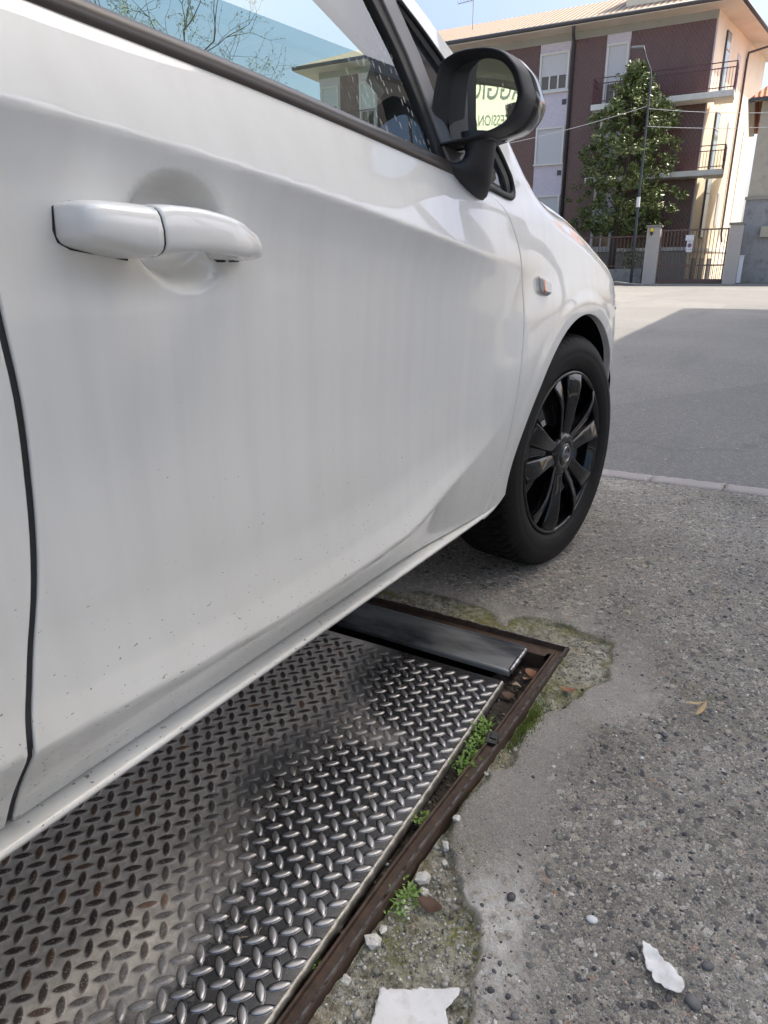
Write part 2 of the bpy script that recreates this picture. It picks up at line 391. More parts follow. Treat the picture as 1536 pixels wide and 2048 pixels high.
for side in (1, -1):
    st = .006 if side > 0 else .02
    dr = panel('front_door', dedupe(door_front), PAINT, side=side, step=st)
    rd = panel('rear_door', dedupe(door_rear), PAINT, side=side, step=.012 if side > 0 else .025)
    bs = panel('body_side', dedupe(body_side), PAINT, side=side, step=.006 if side > 0 else .02)
    fb = panel('front_bumper_corner', dedupe(bumper), PAINT, side=side, step=.012)
    # dark sheet added behind the gaps to keep light out
    inner = [(-.47, .27), (1.27, .27), (1.30, .45), (1.345, .60), (1.36, .86), (1.20, .87), (-.70, .97), (-.72, .75), (-.55, .5), (-.45, .35)]
    panel('gap_backing', inner, GAPM, off=-.013, step=.03, side=side)
    gl_ = sub([(.219, .286), (.224, .324), (.236, .367), (.244, .393), (.257, .430), (.276, .493), (.287, .550), (.293, .610), (.2945, .666), (.291, .724), (.287, .80), (.283, .88), (.277, .955)], 3)
    panel('door_gasket', dedupe(shift(gl_, .0052) + shift(gl_, -.0046)[::-1]), GAPM, off=-.0032, step=.02, thick=.004, fil=.001, side=side)
    # glazing
    gf = [(.30, .953 + .01)] + [(y, float(belt_z(y)) - .002) for y in np.linspace(.33, 1.05, 14)] + [(1.035, .99), (1.012, 1.07), (.975, 1.14), (.942, 1.21)] + [(y, z + .004) for y, z in win_top if .30 <= y < .92] + [(.30, 1.378)]
    panel('front_door_glass', dedupe(gf), GLASS, off=0, step=.03, thick=.003, fil=.0005, side=side, fn=GX, nfn=GN)
    gr = [(.22, .958)] + [(y, float(belt_z(y)) - .002) for y in np.linspace(.20, -.70, 12)] + [(-.74, 1.02), (-.72, 1.30)] + [(y, z + .004) for y, z in win_top[::-1] if -.70 < y < .22] + [(.22, 1.378)]
    panel('rear_door_glass', dedupe(gr), GLASS, off=0, step=.05, thick=.003, fil=.0005, side=side, fn=GX, nfn=GN)
    panel('door_pillar', [(.215, .955), (.305, .948), (.305, 1.38), (.215, 1.38)], GLOSSBLK, off=-.008, step=.03, side=side)
    panel('rear_quarter_glass', [(-.735, 1.02), (-.85, 1.04), (-.895, 1.10), (-.85, 1.205), (-.735, 1.30)], GLASSD, off=-.012, step=.05, side=side)
    qg = sub([(1.082, .900), (1.19, .898), (1.270, .889), (1.288, .896), (1.283, .918), (1.250, .962), (1.200, 1.035), (1.158, 1.068), (1.060, 1.138)], 3)
    panel('quarter_glass', dedupe(qg), GLASSD, off=-.008, step=.02, thick=.003, fil=.0005, side=side)
    # quarter window moulding
    mo = MB(); rings = []
    path = sub([(1.07, .903), (1.12, .8985), (1.19, .895), (1.262, .886), (1.287, .888), (1.296, .899), (1.288, .922), (1.258, .967), (1.208, 1.040), (1.168, 1.074), (1.11, 1.114), (1.05, 1.148)], 6)
    for i, (y, z) in enumerate(path):
        y2, z2 = path[min(i + 1, len(path) - 1)]; y1, z1 = path[max(i - 1, 0)]
        t = np.array([y2 - y1, z2 - z1]); t /= np.linalg.norm(t); nn = np.array([-t[1], t[0]]); r = []
        wdt = .0065 if i < 32 else .0045
        for a in range(10):
            th = 2 * math.pi * a / 10; yy = y + nn[0] * wdt * math.cos(th); zz = z + nn[1] * wdt * math.cos(th)
            xx = float(SX(yy, zz)) + .0045 * math.sin(th) + .001
            r.append((xx if side > 0 else 2 * CX - xx, yy, zz))
        rings.append(r)
    mo.loft(rings, cap=True); put_car(mo.build('quarter_window_moulding', RUBBER, smooth=True))
    # window seal and divider bar
    seal = [(1.040, .905), (1.066, .904), (1.045, .99), (1.022, 1.07), (.990, 1.14), (.955, 1.225), (.93, 1.235), (.966, 1.13), (1.0, 1.068), (1.025, .99)]
    panel('window_seal', seal, RUBBER, off=-.004, step=.03, side=side)
    bar = [(1.068, .904), (1.112, .901), (1.083, 1.0), (1.066, 1.077), (1.036, 1.148), (.985, 1.205), (.960, 1.218), (.992, 1.14), (1.024, 1.07), (1.047, .99)]
    panel('divider_bar', bar, TRIMG, off=.0005, step=.02, side=side)
    tri = [(1.03, .90), (1.175, .888), (1.17, .902), (1.115, .905), (1.10, .925)]
    # belt moulding
    mb = MB(); rings = []
    for y in np.linspace(-.70, 1.165, 80):
        zb = float(belt_z(y)); w = .0105
        r = []
        for k in range(12):
            th = 2 * math.pi * k / 12
            zz = zb + .0085 + w * math.cos(th); xx = float(SX(y, zb)) - .002 - .28 * (zz - zb) + .007 * math.sin(th)
            r.append((xx if side > 0 else 2 * CX - xx, y, zz))
        rings.append(r)
    mb.loft(rings, cap=True); put_car(mb.build('belt_moulding', BELTM, smooth=True))
    # sill
    ms = MB(); rings = []
    for y in np.linspace(-.50, 1.2, 40):
        rise = float(interp([(-.6, 0), (1.19, 0), (1.25, .004), (1.30, .012), (1.33, .02)])(y)) if y > 1.15 else 0
        sh = 1 - .0 * y
        base = [(-.60, .2810), (-.570, .2803), (-.548, .2800), (-.5395, .2790), (-.5350, .2770), (-.5338, .2745), (-.5348, .2722), (-.5378, .2710), (-.5382, .2698), (-.5405, .2660), (-.5460, .2625), (-.558, .2600), (-.64, .2580)]
        e = float(sstep(1.195, 1.268, y)); dx = -.020 * e
        r = [(x + dx if side > 0 else 2 * CX - x - dx, y, z + rise * (1 - (z - .25) / .05 * .5)) for x, z in base]
        rings.append(r)
    pth = sub([(1.205, .2700), (1.240, .2715), (1.272, .2755), (1.300, .2890), (1.318, .3120), (1.326, .345)], 4)
    for q, (y, z) in enumerate(pth):      # the ridge sweeps up behind the wheel and dies out
        s_ = q / (len(pth) - 1); kk = 1 - .82 * s_; ph_ = .9 * s_ ** 1.5
        xc = -.5345 * (1 - s_) + (float(SX(y, max(z, .285))) - .004) * s_; r = []
        for x, zb_ in base:
            dx, dz = (max(x, -.575) + .5345) * kk, (zb_ - .2700) * kk
            r.append((xc + dx if side > 0 else 2 * CX - xc - dx, y - dz * math.sin(ph_), z + dz * math.cos(ph_)))
        rings.append(r)
    ms.loft(rings, close=False, cap=False); put_car(ms.build('sill', PAINT, smooth=True))
    # wheel liner
    for cy in (WY, WRY):
        ml = MB(); rings = []
        for x in (0, -.62, -.80):
            xo = lambda a: x or (-.505 - .058 * float(sstep(115, 158, a if cy > 0 else 180 - a)) - .03 * float(sstep(25, 0, a if cy > 0 else 180 - a)))
            rings.append([(xo(a) if side > 0 else 2 * CX - xo(a), cy + (.355 if x > -.58 else .362) * math.cos(R(a)), WZ + .357 * math.sin(R(a))) for a in range(0, 186, 5)])
        ml.loft(rings, close=False)
        xx = -.80 if side > 0 else 2 * CX + .80
        ml.add([(xx, cy - .42, .12), (xx, cy + .42, .12), (xx, cy + .42, .75), (xx, cy - .42, .75)], [(0, 1, 2, 3)])
        put_car(ml.build('wheel_arch_liner', LINER, smooth=True))
# --- door handles
def handle(yc, zc, side, parent):
    h = MB(); rings = []
    ys = [0, .006, .014, .03] + list(np.linspace(.05, .95, 38)) + [.965, .98, .992, 1]
    for t in ys:
        y = yc - .110 + t * .207
        if side < 0: pass
        X = float(interp([(0, -.5000), (.012, -.4915), (.04, -.4860), (.09, -.4820), (.25, -.4775), (.45, -.4735), (.65, -.4735), (.82, -.480), (.93, -.489), (.975, -.498), (1, -.508)])(t))
        zt = float(interp([(0, .8105), (.015, .8135), (.04, .8150), (.1, .8160), (.3, .8150), (.5, .8140), (.7, .8090), (.85, .8030), (.95, .7970), (1, .7930)])(t)) - .797 + zc
        zb = float(interp([(0, .7890), (.015, .7840), (.05, .7805), (.1, .7780), (.28, .7722), (.36, .7765), (.5, .7775), (.7, .7750), (.85, .7725), (.95, .7712), (1, .7735)])(t)) - .797 + zc
        inn = float(interp([(0, -.56), (.28, -.56), (.36, -.503), (.5, -.496), (.68, -.497), (.80, -.506), (.86, -.56), (1, -.56)])(t))
        zm = (zt + zb) / 2; hh = (zt - zb) / 2; r = []
        for k in range(24):
            th = 2 * math.pi * k / 24; c, s_ = math.cos(th), math.sin(th)
            e = .52
            cx_ = math.copysign(abs(c) ** e, c); sx_ = math.copysign(abs(s_) ** e, s_)
            xm = (X + inn) / 2; hx = (X - inn) / 2
            x = xm + hx * cx_
            x -= max(0, sx_) * .0035 * (1 if c > 0 else 0)
            r.append((x if side > 0 else 2 * CX - x, y, zm + hh * sx_))
        rings.append(r)
    cut = 14
    a = MB(); a.loft(rings[:cut + 1], cap=True); o1 = under(a.build('door_handle', PAINT, smooth=True), parent)
    def inset(r, s_, dy):
        c = np.mean(np.array(r), 0); return [tuple(c + (np.array(p) - c) * s_ + np.array([0, dy, 0])) for p in r]
    g = MB(); g.loft([inset(rings[cut], .975, -.001), inset(rings[cut], .975, .0035)], cap=True)
    b = MB(); b.loft([inset(rings[cut], 1, .0028)] + rings[cut + 1:], cap=True); o2 = b.build('handle_grip', PAINT, smooth=True); o2.parent = None
    # merge grip and joint into the handle as one door handle part
    if side > 0:
        gk = [(yc - .1105, zc + .0135), (yc - .1118, zc - .004), (yc - .109, zc - .0125), (yc - .098, zc - .0178), (yc - .044, zc - .0258), (yc - .036, zc + .010), (yc - .095, zc + .0185)]  # thin black slabs behind the handle stand for its shadow line
        under(panel('handle_shade_line', gk, GAPM, off=.0008, step=.01, thick=.001, fil=.0005), parent)
        gk = [(yc + .066, zc - .018), (yc + .070, zc - .0262), (yc + .093, zc - .0262), (yc + .0985, zc - .020), (yc + .092, zc - .006)]
        under(panel('handle_shade_line', gk, GAPM, off=.0008, step=.01, thick=.001, fil=.0005), parent)
    for o in (o2, g.build('joint', GAPM, smooth=False)):
        m0 = o1.data; bm = bmesh.new(); bm.from_mesh(m0)
        nmat = len(m0.materials); m0.materials.append(o.data.materials[0])
        bm2 = bmesh.new(); bm2.from_mesh(o.data)
        vm = {}
        for v in bm2.verts: vm[v] = bm.verts.new(v.co)
        for f in bm2.faces:
            nf = bm.faces.new([vm[v] for v in f.verts]); nf.material_index = nmat; nf.smooth = f.smooth
        bm.to_mesh(m0); bm.free(); bm2.free(); bpy.data.objects.remove(o)
    return o1
doors = {s_: [o for o in CAR.children] for s_ in (1,)}
fds = [o for o in CAR.children if o.name.startswith('front_door') and 'glass' not in o.name]
rds = [o for o in CAR.children if o.name.startswith('rear_door') and 'glass' not in o.name]
for o, s_ in zip(fds, (1, -1)): handle(.456, .797, s_, o)
for o, s_ in zip(rds, (1, -1)): handle(-.44, .835, s_, o)
# --- upper body: roof, bonnet, windscreen, tailgate
def cross(edge, crown, n=24, bulge=0.0, flat=2.0, sink=0.0, inset=0.0):
    """rows of points from the right edge (y,z on the side surface) over to the left edge"""
    rows = []
    for i, (y, z) in enumerate(edge):
        x0 = float(SX(y, z)) - inset; t = i / max(1, len(edge) - 1)
        cr = crown(t) if callable(crown) else crown; bu = bulge(t) if callable(bulge) else bulge
        row = []
        for k in range(n + 1):
            s_ = -1 + 2 * k / n; q = 1 - abs(s_) ** flat
            row.append((CX - (CX - x0) * -s_ * -1 if False else CX + (x0 - CX) * -s_, y + bu * q, z + cr * q - sink))
        rows.append(row)
    return rows
def skin(name, rows, mat, thick=.02):
    m = MB(); m.loft(rows, close=False); o = put_car(m.build(name, mat, smooth=True))
    if thick: md = o.modifiers.new('t', 'SOLIDIFY'); md.thickness = thick; md.offset = -1
    bm = bmesh.new(); bm.from_mesh(o.data); bmesh.ops.recalc_face_normals(bm, faces=bm.faces)
    up = sum(f.normal.z for f in bm.faces)
    if up < 0: bmesh.ops.reverse_faces(bm, faces=bm.faces)
    bm.to_mesh(o.data); bm.free(); return o
hood_edge = shift(hood_gap, .0, .0)[2:]
rows = cross(hood_edge, lambda t: .085 - .03 * t, 28, lambda t: .05 * t, 2.6, 0, -.0)
hr = []
for row in rows:          # rounded clamshell edge beside the gap
    a_, b_ = row[0], row[-1]; e = [(-.004, -.022), (-.0025, -.004), (-.005, .006), (-.014, .0135), (-.028, .0175)]
    q = [(a_[0] + dx, a_[1], a_[2] + dz) for dx, dz in e]; w_ = [(b_[0] - dx, b_[1], b_[2] + dz) for dx, dz in e[::-1]]
    hr.append(q + [(p[0] * .96 + CX * .04, p[1], p[2] + .0185) for p in row[1:-1]] + w_)
skin('bonnet', hr, PAINT)
nose = [(2.04, .728), (2.16, .67), (2.25, .60), (2.33, .52), (2.37, .40), (2.36, .24)]
skin('front_fascia', cross(sub([(2.03, .76), (2.12, .70), (2.24, .66), (2.33, .56), (2.37, .42), (2.36, .24)], 5), lambda t: .03 * (1 - t), 24, lambda t: .10 + .05 * t, 2.6), PAINT)
wind_edge = [p for p in pillar_out if p[0] > .60][0:]
skin('windscreen', cross([(1.47, .918)] + wind_edge, .012, 30, lambda t: .17 - .05 * t, 2.2, .0, .012), GLASSW, 0)
roof_edge = [p for p in pillar_out if -1.30 < p[0] < .68]
skin('roof', cross(roof_edge, .045, 24, 0, 2.2), PAINT)
tail_edge = [p for p in pillar_out if p[0] < -1.24]
skin('tailgate', cross(tail_edge + [(-1.50, .26)], lambda t: .035 * (1 - t), 24, lambda t: -.02 - .05 * t, 2.4), PAINT)
skin('head_lining', cross([p for p in roof_edge], .03, 12, 0, 2.2, .03, .03), INTLIGHT, .01)
# headlights
def m_head():
    a = M('headlight_lens'); w = a.n('TexWave', i_Vector=a.obj(), i_Scale=22.0, i_Distortion=.3, bands_direction='Y')
    c = a.mix(w.outputs[0], (.34, .33, .31), (.10, .10, .10)); return a.bsdf(c, .12, .3, coat=1, coatr=.02)
HEADM = m_head()
for side in (1, -1):
    hl = sub([(1.83, .828), (1.90, .803), (1.98, .770), (2.02, .741), (2.033, .70), (2.003, .667), (1.965, .652)], 3)
    top = sub([(1.83, .828), (1.92, .826), (2.04, .795), (2.12, .745), (2.17, .695), (2.18, .665), (2.08, .655), (1.965, .652)], 3)
    poly = dedupe(shift([p for p in hl], .004, .002) + top[::-1][1:-1])
    def fx(y, z): return SX(y, z) + .004
    panel('headlight', poly, HEADM, off=.003, step=.012, side=side)
# floor, bulkheads, cabin
m = MB(); m.box((CX, .3, .30), (1.56, 3.6, .03)); m.box((CX, -1.4, .55), (1.4, .04, .6)); m.box((CX, 1.15, .60), (1.50, .04, .55)); m.box((CX, 1.30, .845), (1.42, .32, .03))
put_car(m.build('floor_pan', LINER))
m = MB(); m.loft([[(x, 1.32, z), (x, .98, z + .015), (x, .90, z - .05), (x, .93, .55), (x, 1.2, .5)] for x, z in ((-2.05, .86), (-1.6, .90), (-1.2, .89), (-.69, .86))], cap=True)
put_car(m.build('dashboard', INTER, smooth=False, bevel=.015))
for sx in (-.635, 2 * CX + .635):
    m = MB(); m.box((sx, .3, .63), (.05, 1.95, .60)); put_car(m.build('door_lining', INTER, bevel=.02))
for s_ in (1, -1):       # inner screen pillars
    m = MB(); prs = []
    for y, z in sub([(1.40, .90), (1.30, .985), (1.20, 1.075), (1.10, 1.14), (.95, 1.21), (.78, 1.285), (.55, 1.345)], 3):
        x = float(SX(min(y, 1.25), z)) - .055
        w = .11 if y > 1.16 else .02
        ring = [(x, y - w - .05, z - .06), (x + .03, y - w, z - .08), (x + .03, y + .02, z - .01), (x - .03, y + .03, z), (x - .05, y - .02, z - .02)]
        prs.append([(p[0] if s_ > 0 else 2 * CX - p[0], p[1], p[2]) for p in ring])
    m.loft(prs, cap=True); put_car(m.build('screen_pillar_trim', INTLIGHT, smooth=True))
    # triangular trim behind the fixed quarter window
    m = MB(); T = [(1.02, .88), (1.34, .87), (1.24, 1.01), (1.12, 1.11), (1.05, 1.15)]
    V = [(float(SX(y, z)) - .030, y, z) for y, z in T] + [(float(SX(y, z)) - .075, y, z) for y, z in T]
    V = [(p[0] if s_ > 0 else 2 * CX - p[0], p[1], p[2]) for p in V]; n = len(T)
    m.add(V, [tuple(range(n)), tuple(range(n, 2 * n))[::-1]] + [(i, (i + 1) % n, n + (i + 1) % n, n + i) for i in range(n)])
    put_car(m.build('quarter_trim', INTER))
def seat(x, y):
    m = MB(); m.box((x, y + .22, .50), (.50, .50, .14)); m.box((x, y - .07, .80), (.46, .12, .56), Matrix.Rotation(R(-14), 4, 'X')); m.box((x, y - .17, 1.17), (.26, .09, .17), Matrix.Rotation(R(-10), 4, 'X')); m.tube([(x - .06, y - .15, 1.0), (x - .06, y - .16, 1.12)], .006); m.tube([(x + .06, y - .15, 1.0), (x + .06, y - .16, 1.12)], .006)
    return put_car(m.build('seat', INTER, bevel=.035, bseg=3, smooth=True))
seat(-1.0, -.18); seat(-1.75, -.20)
m = MB(); m.box((CX, -.60, .50), (1.3, .45, .14)); m.box((CX, -.86, .80), (1.3, .12, .5), Matrix.Rotation(R(-14), 4, 'X')); put_car(m.build('rear_bench', INTER, bevel=.03, bseg=3, smooth=True))
m = MB(); m.tube([(-1.75 + .18 * math.cos(R(a)), .70 + .05 * math.sin(R(a)), .92 + .17 * math.sin(R(a))) for a in range(0, 361, 15)], .013, 8, False); m.tube([(-1.75, .90, .85), (-1.75, .70, .92)], .03); put_car(m.build('steering_wheel', INTER, smooth=True))
# rear-view mirror with its charm
m = MB(); m.box((CX, .56, 1.285), (.24, .03, .065), Matrix.Rotation(R(12), 4, 'Z')); m.tube([(CX, .57, 1.30), (CX, .62, 1.375)], .009); put_car(m.build('rear_view_mirror', INTER, bevel=.012))
# --- number of small outside parts
m = MB()        # side repeater
mk = [(1.374, .7475), (1.437, .7335), (1.430, .7055), (1.377, .7125)]
def markring(s_, off):
    c = np.mean(mk, 0); out = []
    P = sub(mk + [mk[0]], 1)[:4]
    for i in range(4):
        a = np.array(mk[i]); b = np.array(mk[(i + 1) % 4])
        for t in (.12, .5, .88):
            p = c + ((a * (1 - t) + b * t) - c) * s_; out.append((float(SX(p[0], p[1])) + off, p[0], p[1]))
    return out
m.loft([markring(1.0, -.002), markring(1.0, .003), markring(.90, .0045)], cap=False); base = put_car(m.build('side_repeater', CHROME, smooth=False))
m = MB(); m.loft([markring(.86, .002), markring(.86, .0085), markring(.60, .0125)], cap=True)
def m_lens():
    a = M('repeater_lens'); g = a.n('SeparateXYZ', i_Vector=a.obj()).outputs[1]
    f = a.math('MULTIPLY', a.math('GREATER_THAN', g, 1.386), a.math('LESS_THAN', g, 1.394))
    c = a.mix(f, (.42, .42, .43), (.62, .15, .02)); return a.bsdf(c, .08, 0, coat=1)
under(m.build('lens', m_lens(), smooth=False), base)
# ------------------------------------------------------------------ wing mirror
def mirror(side):
    K = 1.05 / .93
    L0 = [(-.4892, 1.0277), (-.4678, 1.0334), (-.4329, 1.0324), (-.4056, 1.024), (-.3861, 1.0064), (-.3772, .9892), (-.372, .9703), (-.3812, .9496), (-.4006, .9361), (-.4423, .9276), (-.4800, .9238), (-.5017, .9225), (-.5090, .9280), (-.5110, .9581), (-.5043, .9969), (-.4983, 1.0198)]
    L0 = [(x * K - .009, (z - .7615) * K + .7615) for x, z in L0]; _c = np.mean(L0, 0); L0 = [(_c[0] + (x - _c[0]) * .975, _c[1] + (z - _c[1]) * .975) for x, z in L0]
    P = [np.array(p) for p in L0]; n = len(P); L = []
    for i in range(n):
        a, b, c, d = P[i - 1], P[i], P[(i + 1) % n], P[(i + 2) % n]
        for k in range(5):
            t = k / 5; L.append(.5 * ((2 * b) + (c - a) * t + (2 * a - 5 * b + 4 * c - d) * t * t + (3 * b - a - 3 * c + d) * t**3))
    L = np.array(L); C = L.mean(0)
    mx = (lambda x: x) if side > 0 else (lambda x: 2 * CX - x)
    def ring(s_, y, dz=0, dx=0): return [(mx(C[0] + (p[0] - C[0]) * s_ + dx), y(p) if callable(y) else y, C[1] + (p[1] - C[1]) * s_ + dz) for p in L]
    gy = lambda p: max(1.060, 1.078 - .22 * (p[0] - C[0]) - .035 * (p[1] - C[1]))
    gy2 = lambda p: gy(p) - .002
    h = MB(); h.loft([ring(.84, gy), ring(.90, lambda p: (gy(p) * .5 + 1.058 * .5)), ring(.93, 1.055), ring(.965, 1.0505), ring(.99, 1.050), ring(1.015, 1.054), ring(1.035, 1.068), ring(1.045, 1.09)])
    H = put_car(h.build('wing_mirror', PLASTIC, smooth=True))
    b = MB(); b.loft([ring(1.046, 1.0905), ring(1.045, 1.112), ring(1.005, 1.138), ring(.91, 1.163), ring(.73, 1.182), ring(.5, 1.193), ring(.22, 1.197)], cap=True)
    under(b.build('back_cover', GLOSSBLK, smooth=True), H)
    def gring(s_):     # slightly convex glass
        out = []
        for p in L:
            q = C + (p - C) * s_; r2 = float(((q - C) ** 2).sum()); out.append((mx(q[0]), 1.076 - .22 * (q[0] - C[0]) - .035 * (q[1] - C[1]) + r2 / (2 * 2.4), q[1]))
        return out
    g = MB(); g.loft([gring(s_) for s_ in (.865, .75, .6, .45, .3, .15, .03)]); g.f.append(tuple(range(6 * len(L), 7 * len(L)))); under(g.build('mirror_glass', MIRROR, smooth=True), H)
    # scraped patch on the lower outer edge
    idx = [i for i in range(len(L)) if C[1] - .1 < L[i][1] < .955 * 1 and L[i][0] > C[0] - .035 and L[i][0] < C[0] + .055 and L[i][1] < C[1]]
    rs = []
    for s_, y in ((1.039, 1.070), (1.049, 1.089), (1.049, 1.112), (1.010, 1.138)):
        rs.append([(mx(C[0] + (L[i][0] - C[0]) * s_), y, C[1] + (L[i][1] - C[1]) * s_ - .0006) for i in idx])
    sc = MB(); sc.loft(rs, close=False); under(sc.build('scraped_patch', SCRAPED, smooth=True), H)
    st = MB(); rings = []
    for t, (x, y, z, hx, hy, hz, tl) in enumerate([(-.556, 1.108, .894, .006, .058, .015, .34), (-.545, 1.108, .8945, .010, .058, .0165, .33), (-.534, 1.106, .898, .013, .051, .0165, .30), (-.525, 1.102, .907, .016, .042, .015, .24), (-.520, 1.098, .922, .019, .034, .012, .14), (-.518, 1.094, .942, .024, .030, .008, .04), (-.518, 1.092, .962, .030, .032, .003, 0)]):
        r = []
        for k in range(20):
            th = 2 * math.pi * k / 20
            dy = hy * math.cos(th); dzz = math.sin(th)
            r.append((mx(x + hx * dzz), y + dy, z - hz * dzz * (1 if t < 5 else .5) - tl * dy))
        rings.append(r)
    st.loft(rings, cap=True); under(st.build('mirror_foot', PLASTIC, smooth=True), H)
    return H
for s_ in (1, -1): mirror(s_)
# ------------------------------------------------------------------ wheels
def m_tyre():
    a = M('tyre_rubber'); c = a.mix(a.noise(14, 4), (.005, .005, .006), (.012, .012, .0115)); return a.bsdf(c, .62, 0, a.bump(a.noise(240, 2), .15, .002), spec=.25)
TYRE = m_tyre()
def build_wheel():
    root = MB()
    # rim: barrel + lip
    NB = 96
    prof_ = [(-.020, .060), (-.055, .070), (-.07, .12), (-.075, .175), (-.06, .190), (-.030, .1965), (-.006, .2005), (.0, .2045), (.0025, .2085), (.001, .2125), (-.004, .2155), (-.012, .2165)]
    rim = MB(); rim.loft([[(x, r * math.cos(2 * math.pi * k / NB), r * math.sin(2 * math.pi * k / NB)) for k in range(NB)] for x, r in prof_])
    def beam(path, wd, th, name=None):
        """path: (x, r, angle deg); width and thickness lists; returns rings"""
        rings = []
        for i, (x, r, a) in enumerate(path):
            t = R(a); cy, cz = r * math.cos(t), r * math.sin(t)
            a2 = path[min(i + 1, len(path) - 1)]; a1 = path[max(i - 1, 0)]
            d = np.array([a2[1] * math.cos(R(a2[2])) - a1[1] * math.cos(R(a1[2])), a2[1] * math.sin(R(a2[2])) - a1[1] * math.sin(R(a1[2]))]); d /= np.linalg.norm(d)
            nn = np.array([-d[1], d[0]]); w, tk, tw = wd[i], th[i][0], th[i][1]
            ring = []
            for u, v in ((-1, .0), (-.88, .9), (-.55, 1.0), (.55, 1.0), (.88, .9), (1, .0), (.7, -3.2), (-.7, -3.2)):
                ring.append((x + v * tk * .3 + u * w * tw - (0 if v > 0 else 0), cy + nn[0] * u * w, cz + nn[1] * u * w))
            rings.append(ring)
        return rings
    for k in range(5):
        a0 = 96 + 72 * k
        for s_ in (1, -1):
            path = [(-.008, .030, a0 + s_ * 20), (-.006, .060, a0 + s_ * 15), (-.001, .10, a0 + s_ * 12.0), (.003, .14, a0 + s_ * 11.8), (.002, .175, a0 + s_ * 12.6), (-.004, .206, a0 + s_ * 13.6)]
            rim.loft(beam(path, [.013, .014, .015, .0185, .023, .028], [(.018, .25 * s_)] * 2 + [(.018, .34 * s_)] * 3 + [(.014, .24 * s_)]), cap=True)
        # recessed web between the twin spokes
        path = [(-.012, .05, a0), (-.016, .10, a0), (-.018, .15, a0), (-.022, .205, a0)]
        rim.loft(beam(path, [.012, .018, .026, .040], [(.01, 0)] * 4), cap=True)
    hub = [(-.03, .060), (-.006, .058), (.002, .050), (.004, .040), (.004, .032), (.0, .0305), (.0, .0295)]
    rim.loft([[(x, r * math.cos(2 * math.pi * k / 48), r * math.sin(2 * math.pi * k / 48)) for k in range(48)] for x, r in hub])
    W = rim.build('wheel', WHEELBLK, smooth=True, bevel=.0012, bseg=1)
    # hub cap with badge
    cp = MB(); cp.loft([[(x, r * math.cos(2 * math.pi * k / 40), r * math.sin(2 * math.pi * k / 40)) for k in range(40)] for x, r in ((.0, .030), (.004, .0285), (.0055, .026), (.006, .01))], cap=True)
    cap = under(cp.build('centre_cap', GLOSSBLK, smooth=True), W)
    bd = MB()
    bd.loft([[(x, r * math.cos(2 * math.pi * k / 40), r * math.sin(2 * math.pi * k / 40)) for k in range(41)] for x, r in ((.0058, .0225), (.0085, .0215), (.0085, .0185), (.0058, .0175))])
    Z = [(-.026, -.0015), (-.003, .006), (.004, .0005), (.026, .0015), (.003, -.006), (-.004, -.0005)]
    bd.add([(.0085, y, z) for y, z in Z] + [(.0058, y, z) for y, z in Z], [(0, 5, 4, 3, 2, 1), (6, 7, 8, 9, 10, 11)] + [(i, (i + 1) % 6, 6 + (i + 1) % 6, 6 + i) for i in range(6)])
    under(bd.build('badge', simple('badge_grey', (.25, .25, .26), .3, .8)), W)
    # brake disc
    dk = MB(); dk.loft([[(x, r * math.cos(2 * math.pi * k / 48), r * math.sin(2 * math.pi * k / 48)) for k in range(48)] for x, r in ((-.080, .05), (-.080, .13), (-.095, .13), (-.095, .05))])
    dk.box((-.088, .09, .06), (.05, .06, .12))
    under(dk.build('brake_disc', simple('brake_steel', (.10, .09, .085), .45, .8)), W)
    # wheel bolts
    for k in range(5):
        t = R(96 + 36 + 72 * k); b = MB(); b.tube([(-.012, .042 * math.cos(t), .042 * math.sin(t)), (.0045, .042 * math.cos(t), .042 * math.sin(t))], .0072, 6); under(b.build('wheel_bolt', simple('bolt_steel', (.06, .06, .065), .4, .7) if k == 0 else bpy.data.materials['bolt_steel'], bevel=.001), W)
    # tyre
    NT = 900
    tp = [(-.012, .2120), (-.006, .2150), (.001, .2200), (.0055, .2290), (.0095, .2420), (.0105, .2550), (.0100, .2575), (.0108, .2600), (.0090, .2720), (.0050, .2850), (-.0015, .2940), (-.0070, .2985), (-.0125, .3015)]
    xs = list(np.linspace(-.019, -.161, 34)); tr = [(x, .3055 - ((abs(x + .09) / .071) ** 4) * .0028) for x in xs]
    tp2 = [(-.168, .3005), (-.175, .292), (-.183, .27), (-.186, .245), (-.180, .222), (-.172, .212)]
    allp = tp + tr + tp2; xs_a = np.array([p[0] for p in allp]); rs_a = np.array([p[1] for p in allp])
    th = np.linspace(0, 2 * np.pi, NT, endpoint=False)
    TH, XI = np.meshgrid(th, xs_a, indexing='ij'); RR = np.broadcast_to(rs_a, TH.shape).copy()
    treadm = (XI < -.010) & (XI > -.166)
    d = np.abs(XI + .09); ph = (TH * 70 / (2 * np.pi) + d * 26 + .25 * np.sin(d * 80)) % 1.0
    lat = (ph < .20) & (d > .012); circ = (np.abs(d - .030) < .0042) | (d < .0030)
    sip = (np.abs(((TH * 70 / (2 * np.pi) + d * 26) % 1.0) - .60) < .045) & (d > .034)
    RR[treadm & (lat | circ)] -= .0062; RR[treadm & sip & ~lat & ~circ] -= .002
    sh = (XI >= -.012) & (XI < .0)
    RR[(XI >= -.0125) & (XI < -.0010) & (ph < .2)] -= .0022
    V = np.stack([XI, RR * np.cos(TH), RR * np.sin(TH)], -1).reshape(-1, 3); n2 = len(allp)
    i = np.arange(NT)[:, None]; j = np.arange(n2 - 1)[None, :]; ii = (i + 1) % NT
    F = np.stack([i * n2 + j, i * n2 + j + 1, ii * n2 + j + 1, ii * n2 + j], -1).reshape(-1, 4)
    ty = mesh_np('tyre', V, F[:, ::-1], TYRE, None, True); under(ty, W)
    return W
W0 = build_wheel()
